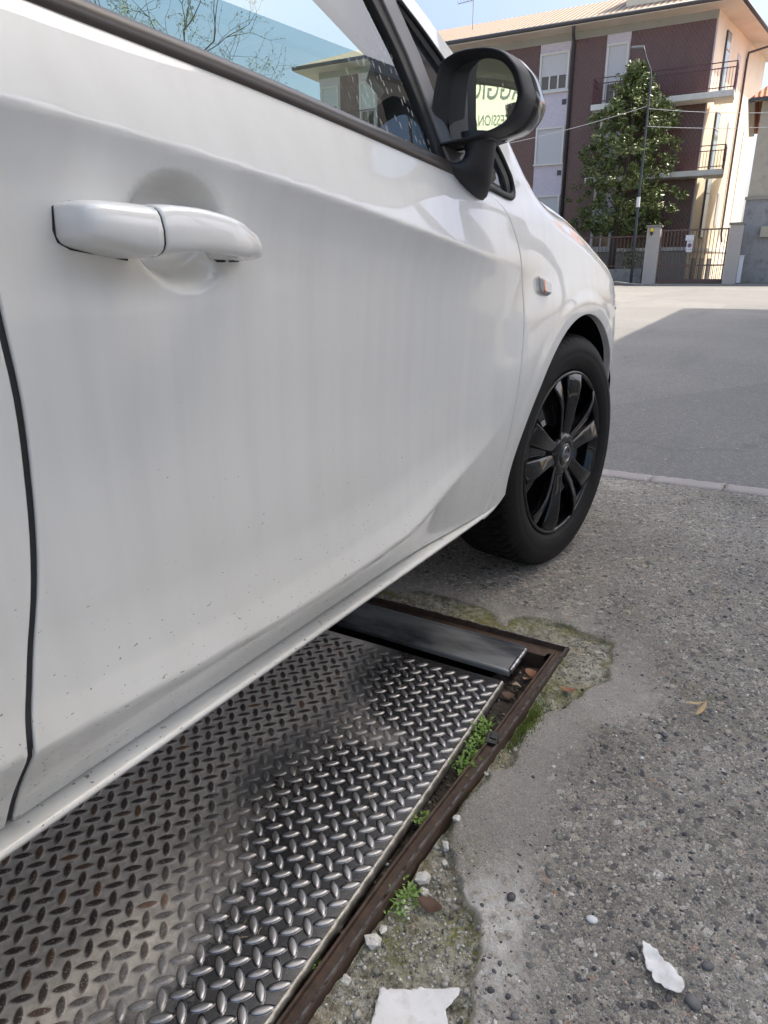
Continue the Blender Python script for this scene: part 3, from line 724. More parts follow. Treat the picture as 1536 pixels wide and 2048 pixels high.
def place(W, x, y, side, steer=0):
    put_car(W); W.matrix_parent_inverse = Matrix.Translation(CAR.location).inverted()
    W.location = (x, y, .305); W.rotation_euler = (R(random.uniform(0, 0)), 0, R(steer) + (math.pi if side < 0 else 0))
def copy_tree(o, parent=None):
    c = o.copy(); COL.objects.link(c)
    if parent is not None: c.parent = parent
    for ch in list(o.children): copy_tree(ch, c)
    return c
place(W0, -.523, 1.678, 1, -7.0)
for x, y, s_, st in ((2 * CX + .523, 1.678, -1, -7.0), (-.530, WRY, 1, 0), (2 * CX + .530, WRY, -1, 0)):
    w = copy_tree(W0, CAR); place(w, x, y, s_, st)
m = MB(); m.box((CX, -.7, .24), (.9, .4, .12)); m.tube([(CX + .5, WRY, .3), (CX - .5, WRY, .3)], .03); put_car(m.build('rear_axle', LINER))
# keyring charm hanging from the rear-view mirror: a thing of its own
ch = tag(empty('hanging_charm', (CX, .445, 1.10)), 'small charm with wooden bead on a white cord inside the white car', 'charm')
m = MB(); m.tube([(0, 0, .175), (.002, 0, .09), (0, 0, .03)], .0035, 6); m.build('cord', simple('white_cord', (.7, .7, .66), .8), ch)
m = MB(); m.loft([[(r * math.cos(k * math.pi / 6), r * math.sin(k * math.pi / 6), z) for k in range(12)] for z, r in ((.03, .004), (.025, .013), (.0, .015), (-.02, .012), (-.024, .004))], cap=True); m.build('bead', simple('wood_bead', (.45, .25, .10), .5), ch, smooth=True)
m = MB(); m.loft([[(r * math.cos(k * math.pi / 6), r * math.sin(k * math.pi / 6), z) for k in range(12)] for z, r in ((-.024, .006), (-.03, .022), (-.07, .024), (-.09, .012))], cap=True); m.build('tassel', simple('grey_tassel', (.25, .27, .25), .9, bump=.6), ch, smooth=True)
# ------------------------------------------------------------------ ground, pavement, pit
rng = np.random.default_rng(7)
def vnoise(x, y, s, seed=0):
    x = np.asarray(x, float) * s + seed * 17.3; y = np.asarray(y, float) * s + seed * 9.1
    xi, yi = np.floor(x).astype(int), np.floor(y).astype(int); fx, fy = x - xi, y - yi
    def h(i, j):
        n = (i * 374761393 + j * 668265263 + seed * 1274126177) & 0xffffffff
        n = ((n ^ (n >> 13)) * 1274126177) & 0xffffffff; return ((n ^ (n >> 16)) & 0xffff) / 65535.0
    u, v = fx * fx * (3 - 2 * fx), fy * fy * (3 - 2 * fy)
    return (h(xi, yi) * (1 - u) + h(xi + 1, yi) * u) * (1 - v) + (h(xi, yi + 1) * (1 - u) + h(xi + 1, yi + 1) * u) * v
def fbm(x, y, s, o=4, seed=0): return sum(vnoise(x, y, s * 2**k, seed + k) * .5**k for k in range(o)) / sum(.5**k for k in range(o)) - .5
def mesh_fast(name, V, F, mat, attrs=None, smooth=True, parent=None):
    me = bpy.data.meshes.new(name); V = np.asarray(V, np.float32); F = np.asarray(F, np.int32)
    me.vertices.add(len(V)); me.vertices.foreach_set('co', V.ravel())
    k = F.shape[1]; me.loops.add(F.size); me.loops.foreach_set('vertex_index', F.ravel())
    me.polygons.add(len(F)); me.polygons.foreach_set('loop_start', np.arange(0, F.size, k, dtype=np.int32)); me.polygons.foreach_set('loop_total', np.full(len(F), k, np.int32))
    me.polygons.foreach_set('use_smooth', np.full(len(F), smooth)); me.update(calc_edges=True); me.validate()
    for n, a in (attrs or {}).items():
        a = np.asarray(a, np.float32)
        if a.ndim == 1: at = me.attributes.new(n, 'FLOAT', 'POINT'); at.data.foreach_set('value', a)
        else: at = me.attributes.new(n, 'FLOAT_COLOR', 'POINT'); at.data.foreach_set('color', np.c_[a, np.ones(len(a))].astype(np.float32).ravel())
    return link(name, me, mat, parent)
xe = interp([(.0, -.20), (.45, -.195), (.50, -.205), (.555, -.223), (.576, -.230), (.595, -.266), (.63, -.297), (.668, -.322), (.71, -.337), (.762, -.3385), (.82, -.333), (.86, -.309), (.887, -.309), (.93, -.322), (.965, -.325), (1.006, -.316), (1.05, -.292), (1.09, -.280), (1.148, -.262), (1.18, -.248), (1.205, -.253), (1.26, -.262), (1.33, -.274)])
ytop = interp([(-1.4, 1.29), (-.83, 1.285), (-.70, 1.330), (-.60, 1.324), (-.53, 1.30), (-.51, 1.285), (-.485, 1.338), (-.40, 1.347), (-.35, 1.334), (-.28, 1.326)])
def patch(x, y):
    jx = fbm(x, y, 30, 5, 3) * .026; d1 = (xe(y) + jx) - x           # >0 inside the broken strip
    d2 = (ytop(x) + fbm(x, y, 30, 5, 5) * .026) - y
    return np.minimum(d1, d2)
def pav_h(x, y):
    d = patch(x, y); p = sstep(-.002, .005, d)
    deep = np.interp(y, [.3, .6, 1.0, 1.15, 1.3], [.012, .015, .016, .008, .005])
    h = fbm(x, y, 9, 4, 11) * .004 + fbm(x, y, 70, 3, 21) * .0035 * (1 - smooth_zone(x, y) * .75)
    h = h + p * (-deep + fbm(x, y, 34, 5, 31) * .024)
    crack = np.exp(-(d / .0022) ** 2) * np.where(y > 1.0, .006, .002) * (.4 + fbm(x, y, 20, 2, 9) * 1.4)
    big = sstep(.5, .75, np.abs(x + .1) * 0 + fbm(x, y, 2.2, 3, 41) + .5)
    return h - np.clip(crack, 0, 1) - big * .002 * sstep(0, .2, -d)
def smooth_zone(x, y):
    d = -patch(x, y); w = .085 + fbm(x, y, 9, 4, 51) * .13
    z = (1 - sstep(w - .03, w + .05, d)) * sstep(.0, .003, d)
    return z * np.interp(y, [.45, .60, .75, 1.15, 1.35, 1.45], [0, .5, 1, 1, .6, 0])
def warp(x, y): return y + .085 * (x + .64) * np.clip((y - 1.35) / 1.2, 0, 1) ** 1
xs = np.unique(np.round(np.concatenate([np.arange(-14, -3, .8), np.arange(-3, -1.0, .05), np.arange(-1.0, -.345, .0085), np.arange(-.3445, .62, .0042), np.arange(.62, 1.2, .02), np.arange(1.2, 2.2, .2), [2.7]]), 5))
ys = np.unique(np.round(np.concatenate([np.arange(-16, -1, 1.0), np.arange(-1, .25, .05), np.arange(.25, 1.7, .0045), np.arange(1.7, 2.552, .008), [2.552]]), 5))
X, Y = np.meshgrid(xs, ys, indexing='ij')
Z = pav_h(X, Y); YW = warp(X, Y)
pa = sstep(-.001, .003, patch(X, Y)); sm = smooth_zone(X, Y)
fade = sstep(-.16, -.10, 0 * X) * np.where((X < -1.05) | (X > .7) | (Y < .2), 0.0, 1.0)
Z = Z * np.where(fade > 0, 1, .3)
moss = pa * sstep(-.06, .22, fbm(X, Y, 14, 4, 61) + .12 * sstep(.9, 1.0, Y) * (1 - sstep(1.06, 1.2, Y)) + .10 * np.exp(-((Y - .62) / .1) ** 2))
crk = np.exp(-(patch(X, Y) / .005) ** 2) * sstep(-.05, .12, fbm(X, Y, 10, 3, 71)) * np.where(Y > 1.1, .7, .35)
pal = np.clip(1.0 * np.exp(-((X + .225) / .045) ** 2 - ((Y - .60) / .075) ** 2) + .6 * np.exp(-((X + .20) / .06) ** 2 - ((Y - .50) / .06) ** 2) + .12 * sstep(.05, .2, fbm(X, Y, 6, 4, 131)), 0, 1)
idx = np.arange(X.size).reshape(X.shape)
F = np.stack([idx[:-1, :-1], idx[1:, :-1], idx[1:, 1:], idx[:-1, 1:]], -1)
cxm = (X[:-1, :-1] + X[1:, 1:]) / 2; cym = (Y[:-1, :-1] + Y[1:, 1:]) / 2
hole = (cxm < -.3425 + 0 * cym) & (cxm > -2.45) & (cym < 1.2615 + (cxm + .352) * .047) & (cym > -1.2)
F = F[~hole].reshape(-1, 4)
def m_pave():
    a = M('pavement_concrete'); pa_, sm_, mo, ck = a.attr('patch'), a.attr('fine'), a.attr('moss'), a.attr('crack')
    def vor(s, seed):
        vec = a.map((1, 1, .6), (0, 0, seed)); wob = a.n('VectorMath', operation='ADD', i_0=vec, i_1=a.n('VectorMath', operation='SCALE', i_0=a.n('TexNoise', i_Vector=vec, i_Scale=s * 1.3).outputs[1], i_Scale=.006).outputs[0]).outputs[0]
        v = a.n('TexVoronoi', i_Vector=wob, i_Scale=s); e = a.n('TexVoronoi', feature='DISTANCE_TO_EDGE', i_Vector=wob, i_Scale=s)
        rnd = a.n('SeparateColor', i_Color=v.outputs['Color']).outputs[0]; rnd2 = a.n('SeparateColor', i_Color=v.outputs['Color']).outputs[1]
        return v.outputs['Distance'], e.outputs[0], rnd, rnd2
    d1, e1, r1, q1 = vor(85, 0.3); d2, e2, r2, q2 = vor(210, 1.1); d3, e3, r3, q3 = vor(480, 2.2)
    tones = [(0, (.055, .055, .06)), (.2, (.12, .115, .11)), (.42, (.20, .19, .17)), (.62, (.27, .25, .22)), (.8, (.32, .295, .26)), (.93, (.48, .46, .43)), (1.0, (.26, .18, .13))]
    st1 = a.ramp(r1, tones); st2 = a.ramp(r2, tones); st3 = a.ramp(r3, tones)
    n1 = a.noise(7, 5); n2 = a.noise(45, 5, .7); n3 = a.noise(700, 2)
    cement = a.mix(a.ramp(n1, [(.35, 0), (.65, 1)]), (.265, .252, .235), (.35, .335, .315))
    cement = a.mix(a.ramp(n2, [(.35, 0), (.6, 1)]), a.mix(.7, cement, (.07, .065, .06)), cement)
    c = a.mix(a.math('MULTIPLY', a.math('GREATER_THAN', e3, .10), .8), cement, st3)
    m2 = a.math('MULTIPLY', a.math('GREATER_THAN', e2, .12), a.math('GREATER_THAN', q2, .38)); c = a.mix(a.math('MULTIPLY', m2, .9), c, st2)
    m1 = a.math('MULTIPLY', a.math('GREATER_THAN', e1, .10), a.math('GREATER_THAN', q1, .6)); c = a.mix(a.math('MULTIPLY', m1, .95), c, st1)
    edge = a.math('LESS_THAN', e2, .035); c = a.mix(a.math('MULTIPLY', edge, .75), c, (.05, .045, .04))
    fine = a.mix(a.ramp(n3, [(.35, 0), (.65, 1)]), (.15, .14, .13), (.38, .36, .34)); fine = a.mix(a.math('MULTIPLY', a.math('GREATER_THAN', e3, .08), .35), fine, st3)
    c = a.mix(a.math('MULTIPLY', sm_, .85), c, fine)
    pc = a.mix(a.ramp(a.noise(75, 8, .8), [(.40, 0), (.60, 1)]), (.09, .085, .065), (.40, .39, .34)); pc = a.mix(a.ramp(a.noise(20, 4), [(.45, 0), (.7, .5)]), pc, (.22, .17, .08))
    c = a.mix(a.math('MULTIPLY', a.attr('pale'), a.ramp(a.noise(55, 6, .75), [(.36, 0), (.6, 1)])), c, (.58, .57, .54)); c = a.mix(pa_, c, pc); c = a.mix(a.math('MULTIPLY', a.math('MULTIPLY', a.attr('pale'), pa_), a.ramp(a.noise(40, 6, .75), [(.45, 0), (.6, .8)])), c, (.5, .49, .45))
    mf = a.math('MULTIPLY', mo, a.ramp(a.noise(110, 4, .7), [(.38, 0), (.58, 1)]))
    c = a.mix(mf, c, a.mix(a.noise(160), (.07, .09, .02), (.20, .19, .06)))
    gm = a.math('MULTIPLY', a.ramp(a.noise(5.5, 4), [(.56, 0), (.72, .55)]), a.ramp(a.noise(70, 4, .7), [(.45, 0), (.6, 1)])); c = a.mix(gm, c, (.17, .17, .08))
    cf = a.math('MULTIPLY', ck, a.ramp(a.noise(90, 4, .7), [(.3, .3), (.5, 1)])); c = a.mix(cf, c, a.mix(a.noise(120), (.02, .02, .014), (.07, .085, .03)))
    dk = a.ramp(a.noise(2.3, 4), [(.35, .82), (.6, 1.08)]); c = a.mix(1.0, c, dk, 'MULTIPLY'); c = a.mix(1.0, c, (3.15, 3.07, 2.97), 'MULTIPLY')
    coarse = a.math('SUBTRACT', 1.0, a.math('MULTIPLY', sm_, .8))
    h = a.math('ADD', a.math('MULTIPLY', a.ramp(e2, [(0, 0), (.25, 1)]), .5), a.math('MULTIPLY', a.ramp(e1, [(0, 0), (.3, 1)]), a.math('MULTIPLY', a.math('GREATER_THAN', q1, .72), .9)))
    h = a.math('ADD', a.math('MULTIPLY', h, coarse), a.math('ADD', a.math('MULTIPLY', n2, .8), a.math('MULTIPLY', a.ramp(e3, [(0, 0), (.3, 1)]), .35)))
    return a.bsdf(c, .88, 0, a.bump(h, 1.0, .010), spec=.3)
PAVE = m_pave()
pav = mesh_fast('pavement', np.stack([X, YW, Z], -1).reshape(-1, 3), F, PAVE, dict(patch=pa.ravel(), fine=sm.ravel(), moss=moss.ravel(), crack=crk.ravel(), pale=pal.ravel()))
tag(pav, kind='structure')
# embedded stones
ico = bmesh.new(); bmesh.ops.create_icosphere(ico, subdivisions=1, radius=1); IV = np.array([v.co[:] for v in ico.verts]); IF = np.array([[v.index for v in f.verts] for f in ico.faces]); ico.free()
def stones(name, px, py, pz, r, cols, mat, flat=.55, seed=1):
    g = np.random.default_rng(seed); n = len(px)
    V = np.repeat(IV[None], n, 0) * (1 + g.normal(0, .14, (n, len(IV), 1)))
    sc = np.stack([g.uniform(.75, 1.35, n), g.uniform(.65, 1.0, n), g.uniform(flat * .7, flat * 1.2, n)], -1)
    V = V * sc[:, None]; th = g.uniform(0, 6.28, n); c, s_ = np.cos(th)[:, None], np.sin(th)[:, None]
    V = np.stack([V[..., 0] * c - V[..., 1] * s_, V[..., 0] * s_ + V[..., 1] * c, V[..., 2]], -1) * r[:, None, None] + np.stack([px, py, pz], -1)[:, None]
    Fc = (IF[None] + (np.arange(n) * len(IV))[:, None, None]).reshape(-1, 3)
    return mesh_fast(name, V.reshape(-1, 3), Fc, mat, dict(col=np.repeat(cols, len(IV), 0)), True)
def m_stone():
    a = M('pebble_stone'); c = a.mix(a.ramp(a.noise(300, 3), [(.3, 0), (.7, 1)]), a.mix(1.0, a.attrc('col'), (.65, .65, .65), 'MULTIPLY'), a.attrc('col')); return a.bsdf(c, .75, 0, a.bump(a.noise(500, 3), .4, .001))
STONE = m_stone()
n = 22000; px = rng.uniform(-.34, .62, n); py = rng.uniform(.32, 2.5, n)
keep = rng.random(n) < np.where(patch(px, py) > 0, .25, 1 - .93 * smooth_zone(px, py)) * np.interp(py, [0, 1, 2.5], [1, .85, .6])
px, py = px[keep], py[keep]; n = len(px); r = np.clip(rng.lognormal(np.log(.0021), .42, n), .0011, .0060)
tn = np.array([(.07, .072, .08), (.13, .13, .135), (.22, .215, .21), (.34, .32, .29), (.44, .40, .35), (.62, .60, .56), (.34, .20, .13), (.27, .26, .23)])
cols = tn[rng.choice(len(tn), n, p=[.19, .16, .18, .17, .14, .06, .01, .09])] * rng.uniform(.8, 1.2, (n, 1))
po = stones('embedded_pebbles', px, warp(px, py), pav_h(px, py) - r * .12, r, cols, STONE); tag(po, kind='stuff')
# pale crumbled concrete in the broken strip
n = 5200; px = rng.uniform(-.34, -.19, n); py = rng.uniform(.34, 1.33, n); kp = (patch(px, py) > .001) & (rng.random(n) < np.interp(py, [.3, .55, .7, 1.0, 1.33], [1, 1, .8, .35, .3])); px, py = px[kp], py[kp]
n = len(px); r = np.clip(rng.lognormal(np.log(.0017), .5, n), .0008, .0062)
cols = np.array([(.50, .48, .43), (.38, .36, .31), (.26, .25, .20), (.15, .14, .11), (.60, .58, .54)])[rng.choice(5, n, p=[.25, .3, .22, .13, .10])] * rng.uniform(.8, 1.15, (n, 1))
po = stones('crumbled_concrete', px, py, pav_h(px, py) + r * .1, r, cols, STONE, .7, 9); tag(po, kind='stuff')
# road
def m_road():
    a = M('worn_asphalt'); v = a.n('TexVoronoi', i_Vector=a.obj(), i_Scale=140); rnd = a.n('SeparateColor', i_Color=v.outputs['Color']).outputs[0]
    c = a.ramp(rnd, [(0, (.12, .116, .114)), (.5, (.186, .180, .174)), (.9, (.25, .242, .232)), (1, (.36, .345, .33))])
    c = a.mix(.45, c, (.172, .167, .163)); c = a.mix(a.ramp(a.noise(.5, 4), [(.35, 0), (.65, 1)]), c, a.mix(1, c, (1.16, 1.15, 1.12), 'MULTIPLY'))
    c = a.mix(a.math('MULTIPLY', a.ramp(a.noise(6, 5, .7), [(.5, 0), (.75, 1)]), .25), c, (.15, .15, .15))
    wv = a.n('TexVoronoi', feature='DISTANCE_TO_EDGE', i_Scale=.16, i_Vector=a.n('VectorMath', operation='ADD', i_0=a.obj(), i_1=a.n('VectorMath', operation='SCALE', i_0=a.n('TexNoise', i_Vector=a.obj(), i_Scale=1.8, i_Detail=6.0).outputs[1], i_Scale=.9).outputs[0]).outputs[0])
    c = a.mix(a.math('MULTIPLY', a.math('LESS_THAN', wv.outputs[0], .002), .30), c, (.08, .08, .08))
    pt = a.n('TexVoronoi', i_Vector=a.map((.35, .12, 1), (0, 0, R(5))), i_Scale=.8, i_Randomness=.9); pr = a.n('SeparateColor', i_Color=pt.outputs['Color']).outputs[0]
    c = a.mix(a.math('MULTIPLY', a.math('GREATER_THAN', pr, .72), .22), c, (.10, .10, .102))           # mended strips
    c = a.mix(a.math('MULTIPLY', a.ramp(a.noise(1.3, 5, .7, a.map((1.6, .22, 1), (0, 0, R(5)))), [(.55, 0), (.72, .5)]), .6), c, (.09, .088, .088))
    c = a.mix(a.math('GREATER_THAN', a.noise(38, 1), .78), c, (.40, .38, .33))
    return a.bsdf(c, .85, 0, a.bump(a.math('ADD', v.outputs['Distance'], a.noise(300, 2)), .55, .004), spec=.35)
m = MB(); m.quad((-900, 2.2, -.009), (900, 2.2, -.009), (900, 1500, -.009), (-900, 1500, -.009)); tag(m.build('road', m_road()), kind='structure')
m = MB(); m.quad((-900, -900, -.30), (900, -900, -.30), (900, 1500, -.30), (-900, 1500, -.30)); m.box((CX, -.0, -.19), (2.6, 3.2, .02))
tag(m.build('ground', simple('earth', (.12, .10, .08), .95, scale=6)), kind='structure')
m = MB(); m.quad((-14, -900, -.012), (-900, -900, -.012), (-900, 2.2, -.012), (-14, 2.2, -.012)); m.quad((2.7, -900, -.012), (900, -900, -.012), (900, 2.2, -.012), (2.7, 2.2, -.012)); m.quad((-14, -900, -.012), (2.7, -900, -.012), (2.7, -16, -.012), (-14, -16, -.012))
tag(m.build('yard_paving', simple('yard_asphalt', (.34, .33, .31), .9, scale=2)), kind='structure')
# kerb stones
def m_granite():
    a = M('granite'); c = a.mix(a.ramp(a.noise(260, 3, .7), [(.35, 0), (.65, 1)]), (.22, .20, .20), (.42, .39, .38)); c = a.mix(a.ramp(a.noise(10, 4), [(.4, 0), (.75, .5)]), c, (.30, .24, .20)); return a.bsdf(c, .8, 0, a.bump(a.noise(120, 5, .7), .7, .004))
GRAN = m_granite(); kx = -.50 - .265 * 5
KL = ['granite kerb block hidden behind the front wheel of the white car'] * 4 + ['pale granite kerb block touching the edge of the front tyre', 'pale granite kerb block with joints at both ends in the middle', 'pale granite kerb block running out of the right picture edge'] + ['granite kerb block past the right picture edge'] * 3
for k in range(10):
    L_ = .262 + .02 * math.sin(k * 2.1); x0 = kx; x1 = kx + L_; kx = x1 + .006
    b = bmesh.new(); nx, ny = 16, 5; G_ = []
    for i in range(nx + 1):
        row = []
        for j in range(ny + 1):
            x = x0 + (x1 - x0) * i / nx; v = j / ny; y = 2.552 + .085 * (x + .64) + .100 * v
            ed = (.004 * (random.random() - .5) * 2) if (j in (0, ny) or i in (0, nx)) else 0
            edge = (j in (0, ny)) or (i in (0, nx))
            row.append(b.verts.new((x + (ed if i in (0, nx) else 0), y + (ed * 1.6 if j in (0, ny) else 0), .004 + .003 * fbm(x, y, 25, 3, 81) - (.005 if edge else 0))))
        G_.append(row)
    for i in range(nx):
        for j in range(ny): b.faces.new((G_[i][j], G_[i + 1][j], G_[i + 1][j + 1], G_[i][j + 1]))
    ext = bmesh.ops.extrude_edge_only(b, edges=[e for e in b.edges if e.is_boundary])
    for v in [g for g in ext['geom'] if isinstance(g, bmesh.types.BMVert)]: v.co.z = -.06
    me = bpy.data.meshes.new('kerb_stone'); b.to_mesh(me); b.free(); me.polygons.foreach_set('use_smooth', [True] * len(me.polygons))
    o = link('kerb_stone', me, GRAN); tag(o, KL[k], 'kerb stone', 'granite blocks of the flush kerb')
# ------------------------------------------------------------------ steel frame, plate and channel over the pit
def m_rust():
    a = M('rusty_steel'); c = a.mix(a.ramp(a.noise(35, 5, .7), [(.3, 0), (.7, 1)]), (.050, .032, .024), (.115, .075, .055)); c = a.mix(a.ramp(a.noise(130, 4, .7), [(.55, 0), (.75, .6)]), c, (.17, .12, .085)); return a.bsdf(c, .68, .25, a.bump(a.noise(160, 5, .7), .5, .002))
RUST = m_rust()
def m_worn():
    a = M('worn_bright_steel'); c = a.mix(a.ramp(a.noise(60, 3, .7), [(.35, 0), (.6, 1)]), (.10, .075, .06), (.62, .62, .64)); return a.bsdf(c, .32, .9)
WORN = m_worn()
fr = empty('pit_surround', (-.35, 1.25, 0)); tag(fr, 'rusty brown steel angle frame set into the broken concrete round the pit', 'steel frame')
def fput(o): o.parent = fr; o.matrix_parent_inverse = Matrix.Translation(fr.location).inverted(); return o
# profile runs: s = outward, z = up
pr = [(-.024, -.075), (-.024, -.0035), (-.0205, -.0035), (-.0195, -.0095), (-.005, -.0100), (-.0035, .0015), (.0, .0022), (.0012, .0008), (.0035, -.03), (.0035, -.075)]
pr2 = [(-.046, -.075), (-.046, -.0080), (-.044, -.0065), (-.042, -.0090), (-.005, -.0100), (-.0035, .0015), (.0, .0022), (.0012, .0008), (.0035, -.03), (.0035, -.075)]
fxc = lambda y: -.3475 - .004 * math.exp(-((y - .62) / .16) ** 2)
rs = []
for y in np.linspace(-1.15, 1.2565, 90):
    t = float(sstep(1.15, 1.2565, y)) * 0
    yy = [min(y, 1.2565 + s_) if y > 1.25 else y for s_, z in pr]
    rs.append([(fxc(y) + s_ + .0010 * fbm(y, 0, 9, 3, 5), yv, z + .0012 * fbm(y, 1, 5, 2, 6)) for (s_, z), yv in zip(pr, yy)])
m = MB(); m.loft(rs, close=False); o1 = fput(m.build('side_rail', RUST, smooth=False, bevel=.0006, bseg=1))
m = MB(); rs = []
for x in np.linspace(-2.4, -.3475, 60):
    y0 = 1.2565 + (x + .352) * .047
    rs.append([(min(x, -.3475 + s_) if x > -.36 else x, y0 + s_, z) for s_, z in pr2])
m.loft(rs, close=False); fput(m.build('end_rail', RUST, smooth=False))
m = MB(); m.loft([[(fxc(y) - .0034, y, .0023), (fxc(y) + .0002, y, .0030)] for y in np.linspace(-1.15, 1.256, 80)], close=False); fput(m.build('worn_edge', WORN))
m = MB(); m.loft([[(x, 1.2565 + (x + .352) * .047 - .0030, .0021), (x, 1.2565 + (x + .352) * .047, .0027)] for x in np.linspace(-2.4, -.349, 40)], close=False); fput(m.build('worn_edge', WORN))
# diamond plate
def m_plate():
    a = M('diamond_plate_steel'); lz, rd, dt = a.attr('loz'), a.attr('rnd'), a.attr('dirt')
    n1 = a.noise(240, 3, .6); n2 = a.noise(14, 5, .65)
    steel = a.mix(a.ramp(n2, [(.3, 0), (.7, 1)]), (.13, .135, .15), (.26, .265, .28))
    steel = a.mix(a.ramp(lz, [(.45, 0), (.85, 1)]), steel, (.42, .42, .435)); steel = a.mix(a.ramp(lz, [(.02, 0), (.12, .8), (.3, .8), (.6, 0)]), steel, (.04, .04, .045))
    scr = a.noise(90, 3, .6, a.map((1, 14, 1), (0, 0, R(38))))
    steel = a.mix(a.math('MULTIPLY', a.ramp(scr, [(.62, 0), (.7, 1)]), .35), steel, (.6, .6, .62))
    dust = a.mix(a.ramp(a.noise(70, 5, .7), [(.3, 0), (.7, 1)]), (.40, .37, .33), (.68, .64, .58))
    rusty = a.mix(rd, (.040, .030, .026), a.mix(a.ramp(rd, [(.86, 0), (.99, 1)]), (.075, .052, .042), (.17, .09, .045)))
    dust = a.mix(lz, dust, rusty)
    f = a.ramp(a.math('ADD', a.math('MULTIPLY', dt, .62), a.math('ADD', a.math('MULTIPLY', a.noise(38, 6, .8), .42), a.math('MULTIPLY', n1, .22))), [(.44, 0), (.60, .45), (.80, .97)])
    c = a.mix(f, steel, dust)
    sp = a.math('GREATER_THAN', a.noise(420, 1), .67); c = a.mix(a.math('MULTIPLY', sp, .55), c, (.5, .48, .45))
    met = a.math('SUBTRACT', 1.0, a.math('MULTIPLY', f, .92)); met = a.math('MULTIPLY', met, .9)
    rough = a.math('ADD', a.math('ADD', .27, a.math('MULTIPLY', lz, .12)), a.math('MULTIPLY', f, .45))
    return a.bsdf(c, rough, met, a.bump(a.noise(300, 3), .12, .001))
PLM = m_plate()
pl = empty('diamond_plate', (-.4186, 1.068, 0)); tag(pl, 'large grey diamond tread steel plate lying in the pit beneath the car', 'steel plate')
pl.rotation_euler = (0, 0, R(3.1))
# local: x to the left is negative, y to the back is negative; plate corner at the origin
xa = np.arange(-1.98, .0001, .012); ya = np.arange(-2.1, .0001, .012); PX, PY = np.meshgrid(xa, ya, indexing='ij')
def dirtf(x, y):
    return np.clip(sstep(.12, .36, -x + .16 * fbm(x, y, 5, 4, 91) + .10 * sstep(-.35, -.9, y)) + .40 * np.exp(-((x + .115) / .05) ** 2 - ((y + .26) / .045) ** 2) * (1 if True else 0), 0, 1)
zz = fbm(PX, PY, 2, 2, 95) * .002 - .0005
idx = np.arange(PX.size).reshape(PX.shape); Fq = np.stack([idx[:-1, :-1], idx[1:, :-1], idx[1:, 1:], idx[:-1, 1:]], -1).reshape(-1, 4)
base = mesh_fast('plate_sheet', np.stack([PX, PY, zz], -1).reshape(-1, 3), Fq, PLM, dict(loz=np.zeros(PX.size), rnd=np.zeros(PX.size), dirt=dirtf(PX, PY).ravel()), True, pl)
# lozenges
p = .0302; cs = []; u0, v0 = .0034, -.0250
for i in range(0, 66):
    for j in range(0, 70):
        cs.append((u0 - .0145 - p * i, v0 - p * j, 45)); cs.append((u0 - .0145 - p * (i + .5), v0 - p * (j + .5) , -45 + 180))
# lattice fitted on the ones nearest the edge
cs = np.array([c_ for c_ in cs if -1.96 < c_[0] < -.004 and -2.08 < c_[1] < -.006]); n = len(cs)
K = 14; tt = np.linspace(0, 2 * np.pi, K, endpoint=False); Lh, Wh = .0131, .0050
def lens(s_): return np.stack([Lh * s_ * np.cos(tt), Wh * s_ * np.sign(np.sin(tt)) * np.abs(np.sin(tt)) ** 1.25 * (1)], -1)
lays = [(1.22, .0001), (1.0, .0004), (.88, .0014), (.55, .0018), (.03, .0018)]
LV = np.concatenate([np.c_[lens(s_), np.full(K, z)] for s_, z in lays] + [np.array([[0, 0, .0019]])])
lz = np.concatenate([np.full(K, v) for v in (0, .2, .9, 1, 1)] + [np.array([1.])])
Fl = [[a_ * K + k, a_ * K + (k + 1) % K, (a_ + 1) * K + (k + 1) % K, (a_ + 1) * K + k] for a_ in range(4) for k in range(K)] + [[4 * K + k, 4 * K + (k + 1) % K, 5 * K, 5 * K] for k in range(K)]
Fl = [f for f in Fl if len(set(f)) == 4]
LV2 = LV
ang = np.radians(cs[:, 2] + rng.normal(0, .8, n)); ca, sa = np.cos(ang)[:, None], np.sin(ang)[:, None]
VX = LV2[None, :, 0] * ca - LV2[None, :, 1] * sa + cs[:, :1]; VY = LV2[None, :, 0] * sa + LV2[None, :, 1] * ca + cs[:, 1:2]
VZ = np.broadcast_to(LV2[None, :, 2], VX.shape) + fbm(cs[:, 0], cs[:, 1], 2, 2, 95)[:, None] * .002 - .0004
VX = np.minimum(VX, .0005)
Fa = (np.array(Fl)[None] + (np.arange(n) * len(LV2))[:, None, None]).reshape(-1, 4)
rn = np.repeat(rng.random(n), len(LV2))
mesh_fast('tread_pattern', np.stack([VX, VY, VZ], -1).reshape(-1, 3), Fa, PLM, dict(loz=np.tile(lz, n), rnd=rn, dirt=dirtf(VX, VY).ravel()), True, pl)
def m_edge():
    a = M('cut_plate_edge'); c = a.mix(a.ramp(a.noise(60, 5, .7), [(.35, 0), (.65, 1)]), (.28, .25, .20), (.52, .50, .45)); return a.bsdf(c, .45, .6, a.bump(a.noise(200, 4), .4, .002))
m = MB(); rs = []
for k, y in enumerate(np.linspace(-2.1, 0, 420)):
    bmp = .0016 * max(0, math.sin((y - v0 + .008) * 2 * math.pi / p)) ** 2
    z0 = float(fbm(-.002, y, 2, 2, 95)) * .002 - .0005
    rs.append([(0, y, z0), (.0014 + bmp * .3, y, z0 + bmp * .35 - .0002), (.0028 + bmp, y, z0 - .0016), (.0034 + bmp * .9, y, z0 - .0050), (.0036, y, z0 - .019), (.0005, y, z0 - .0195)])
m.loft(rs, close=False); o = m.build('folded_edge', m_edge(), pl, smooth=True)
m = MB(); rs = []
for x in np.linspace(-1.98, .003, 60): rs.append([(x, 0, -.0004), (x, .0025, -.002), (x, .003, -.019)])
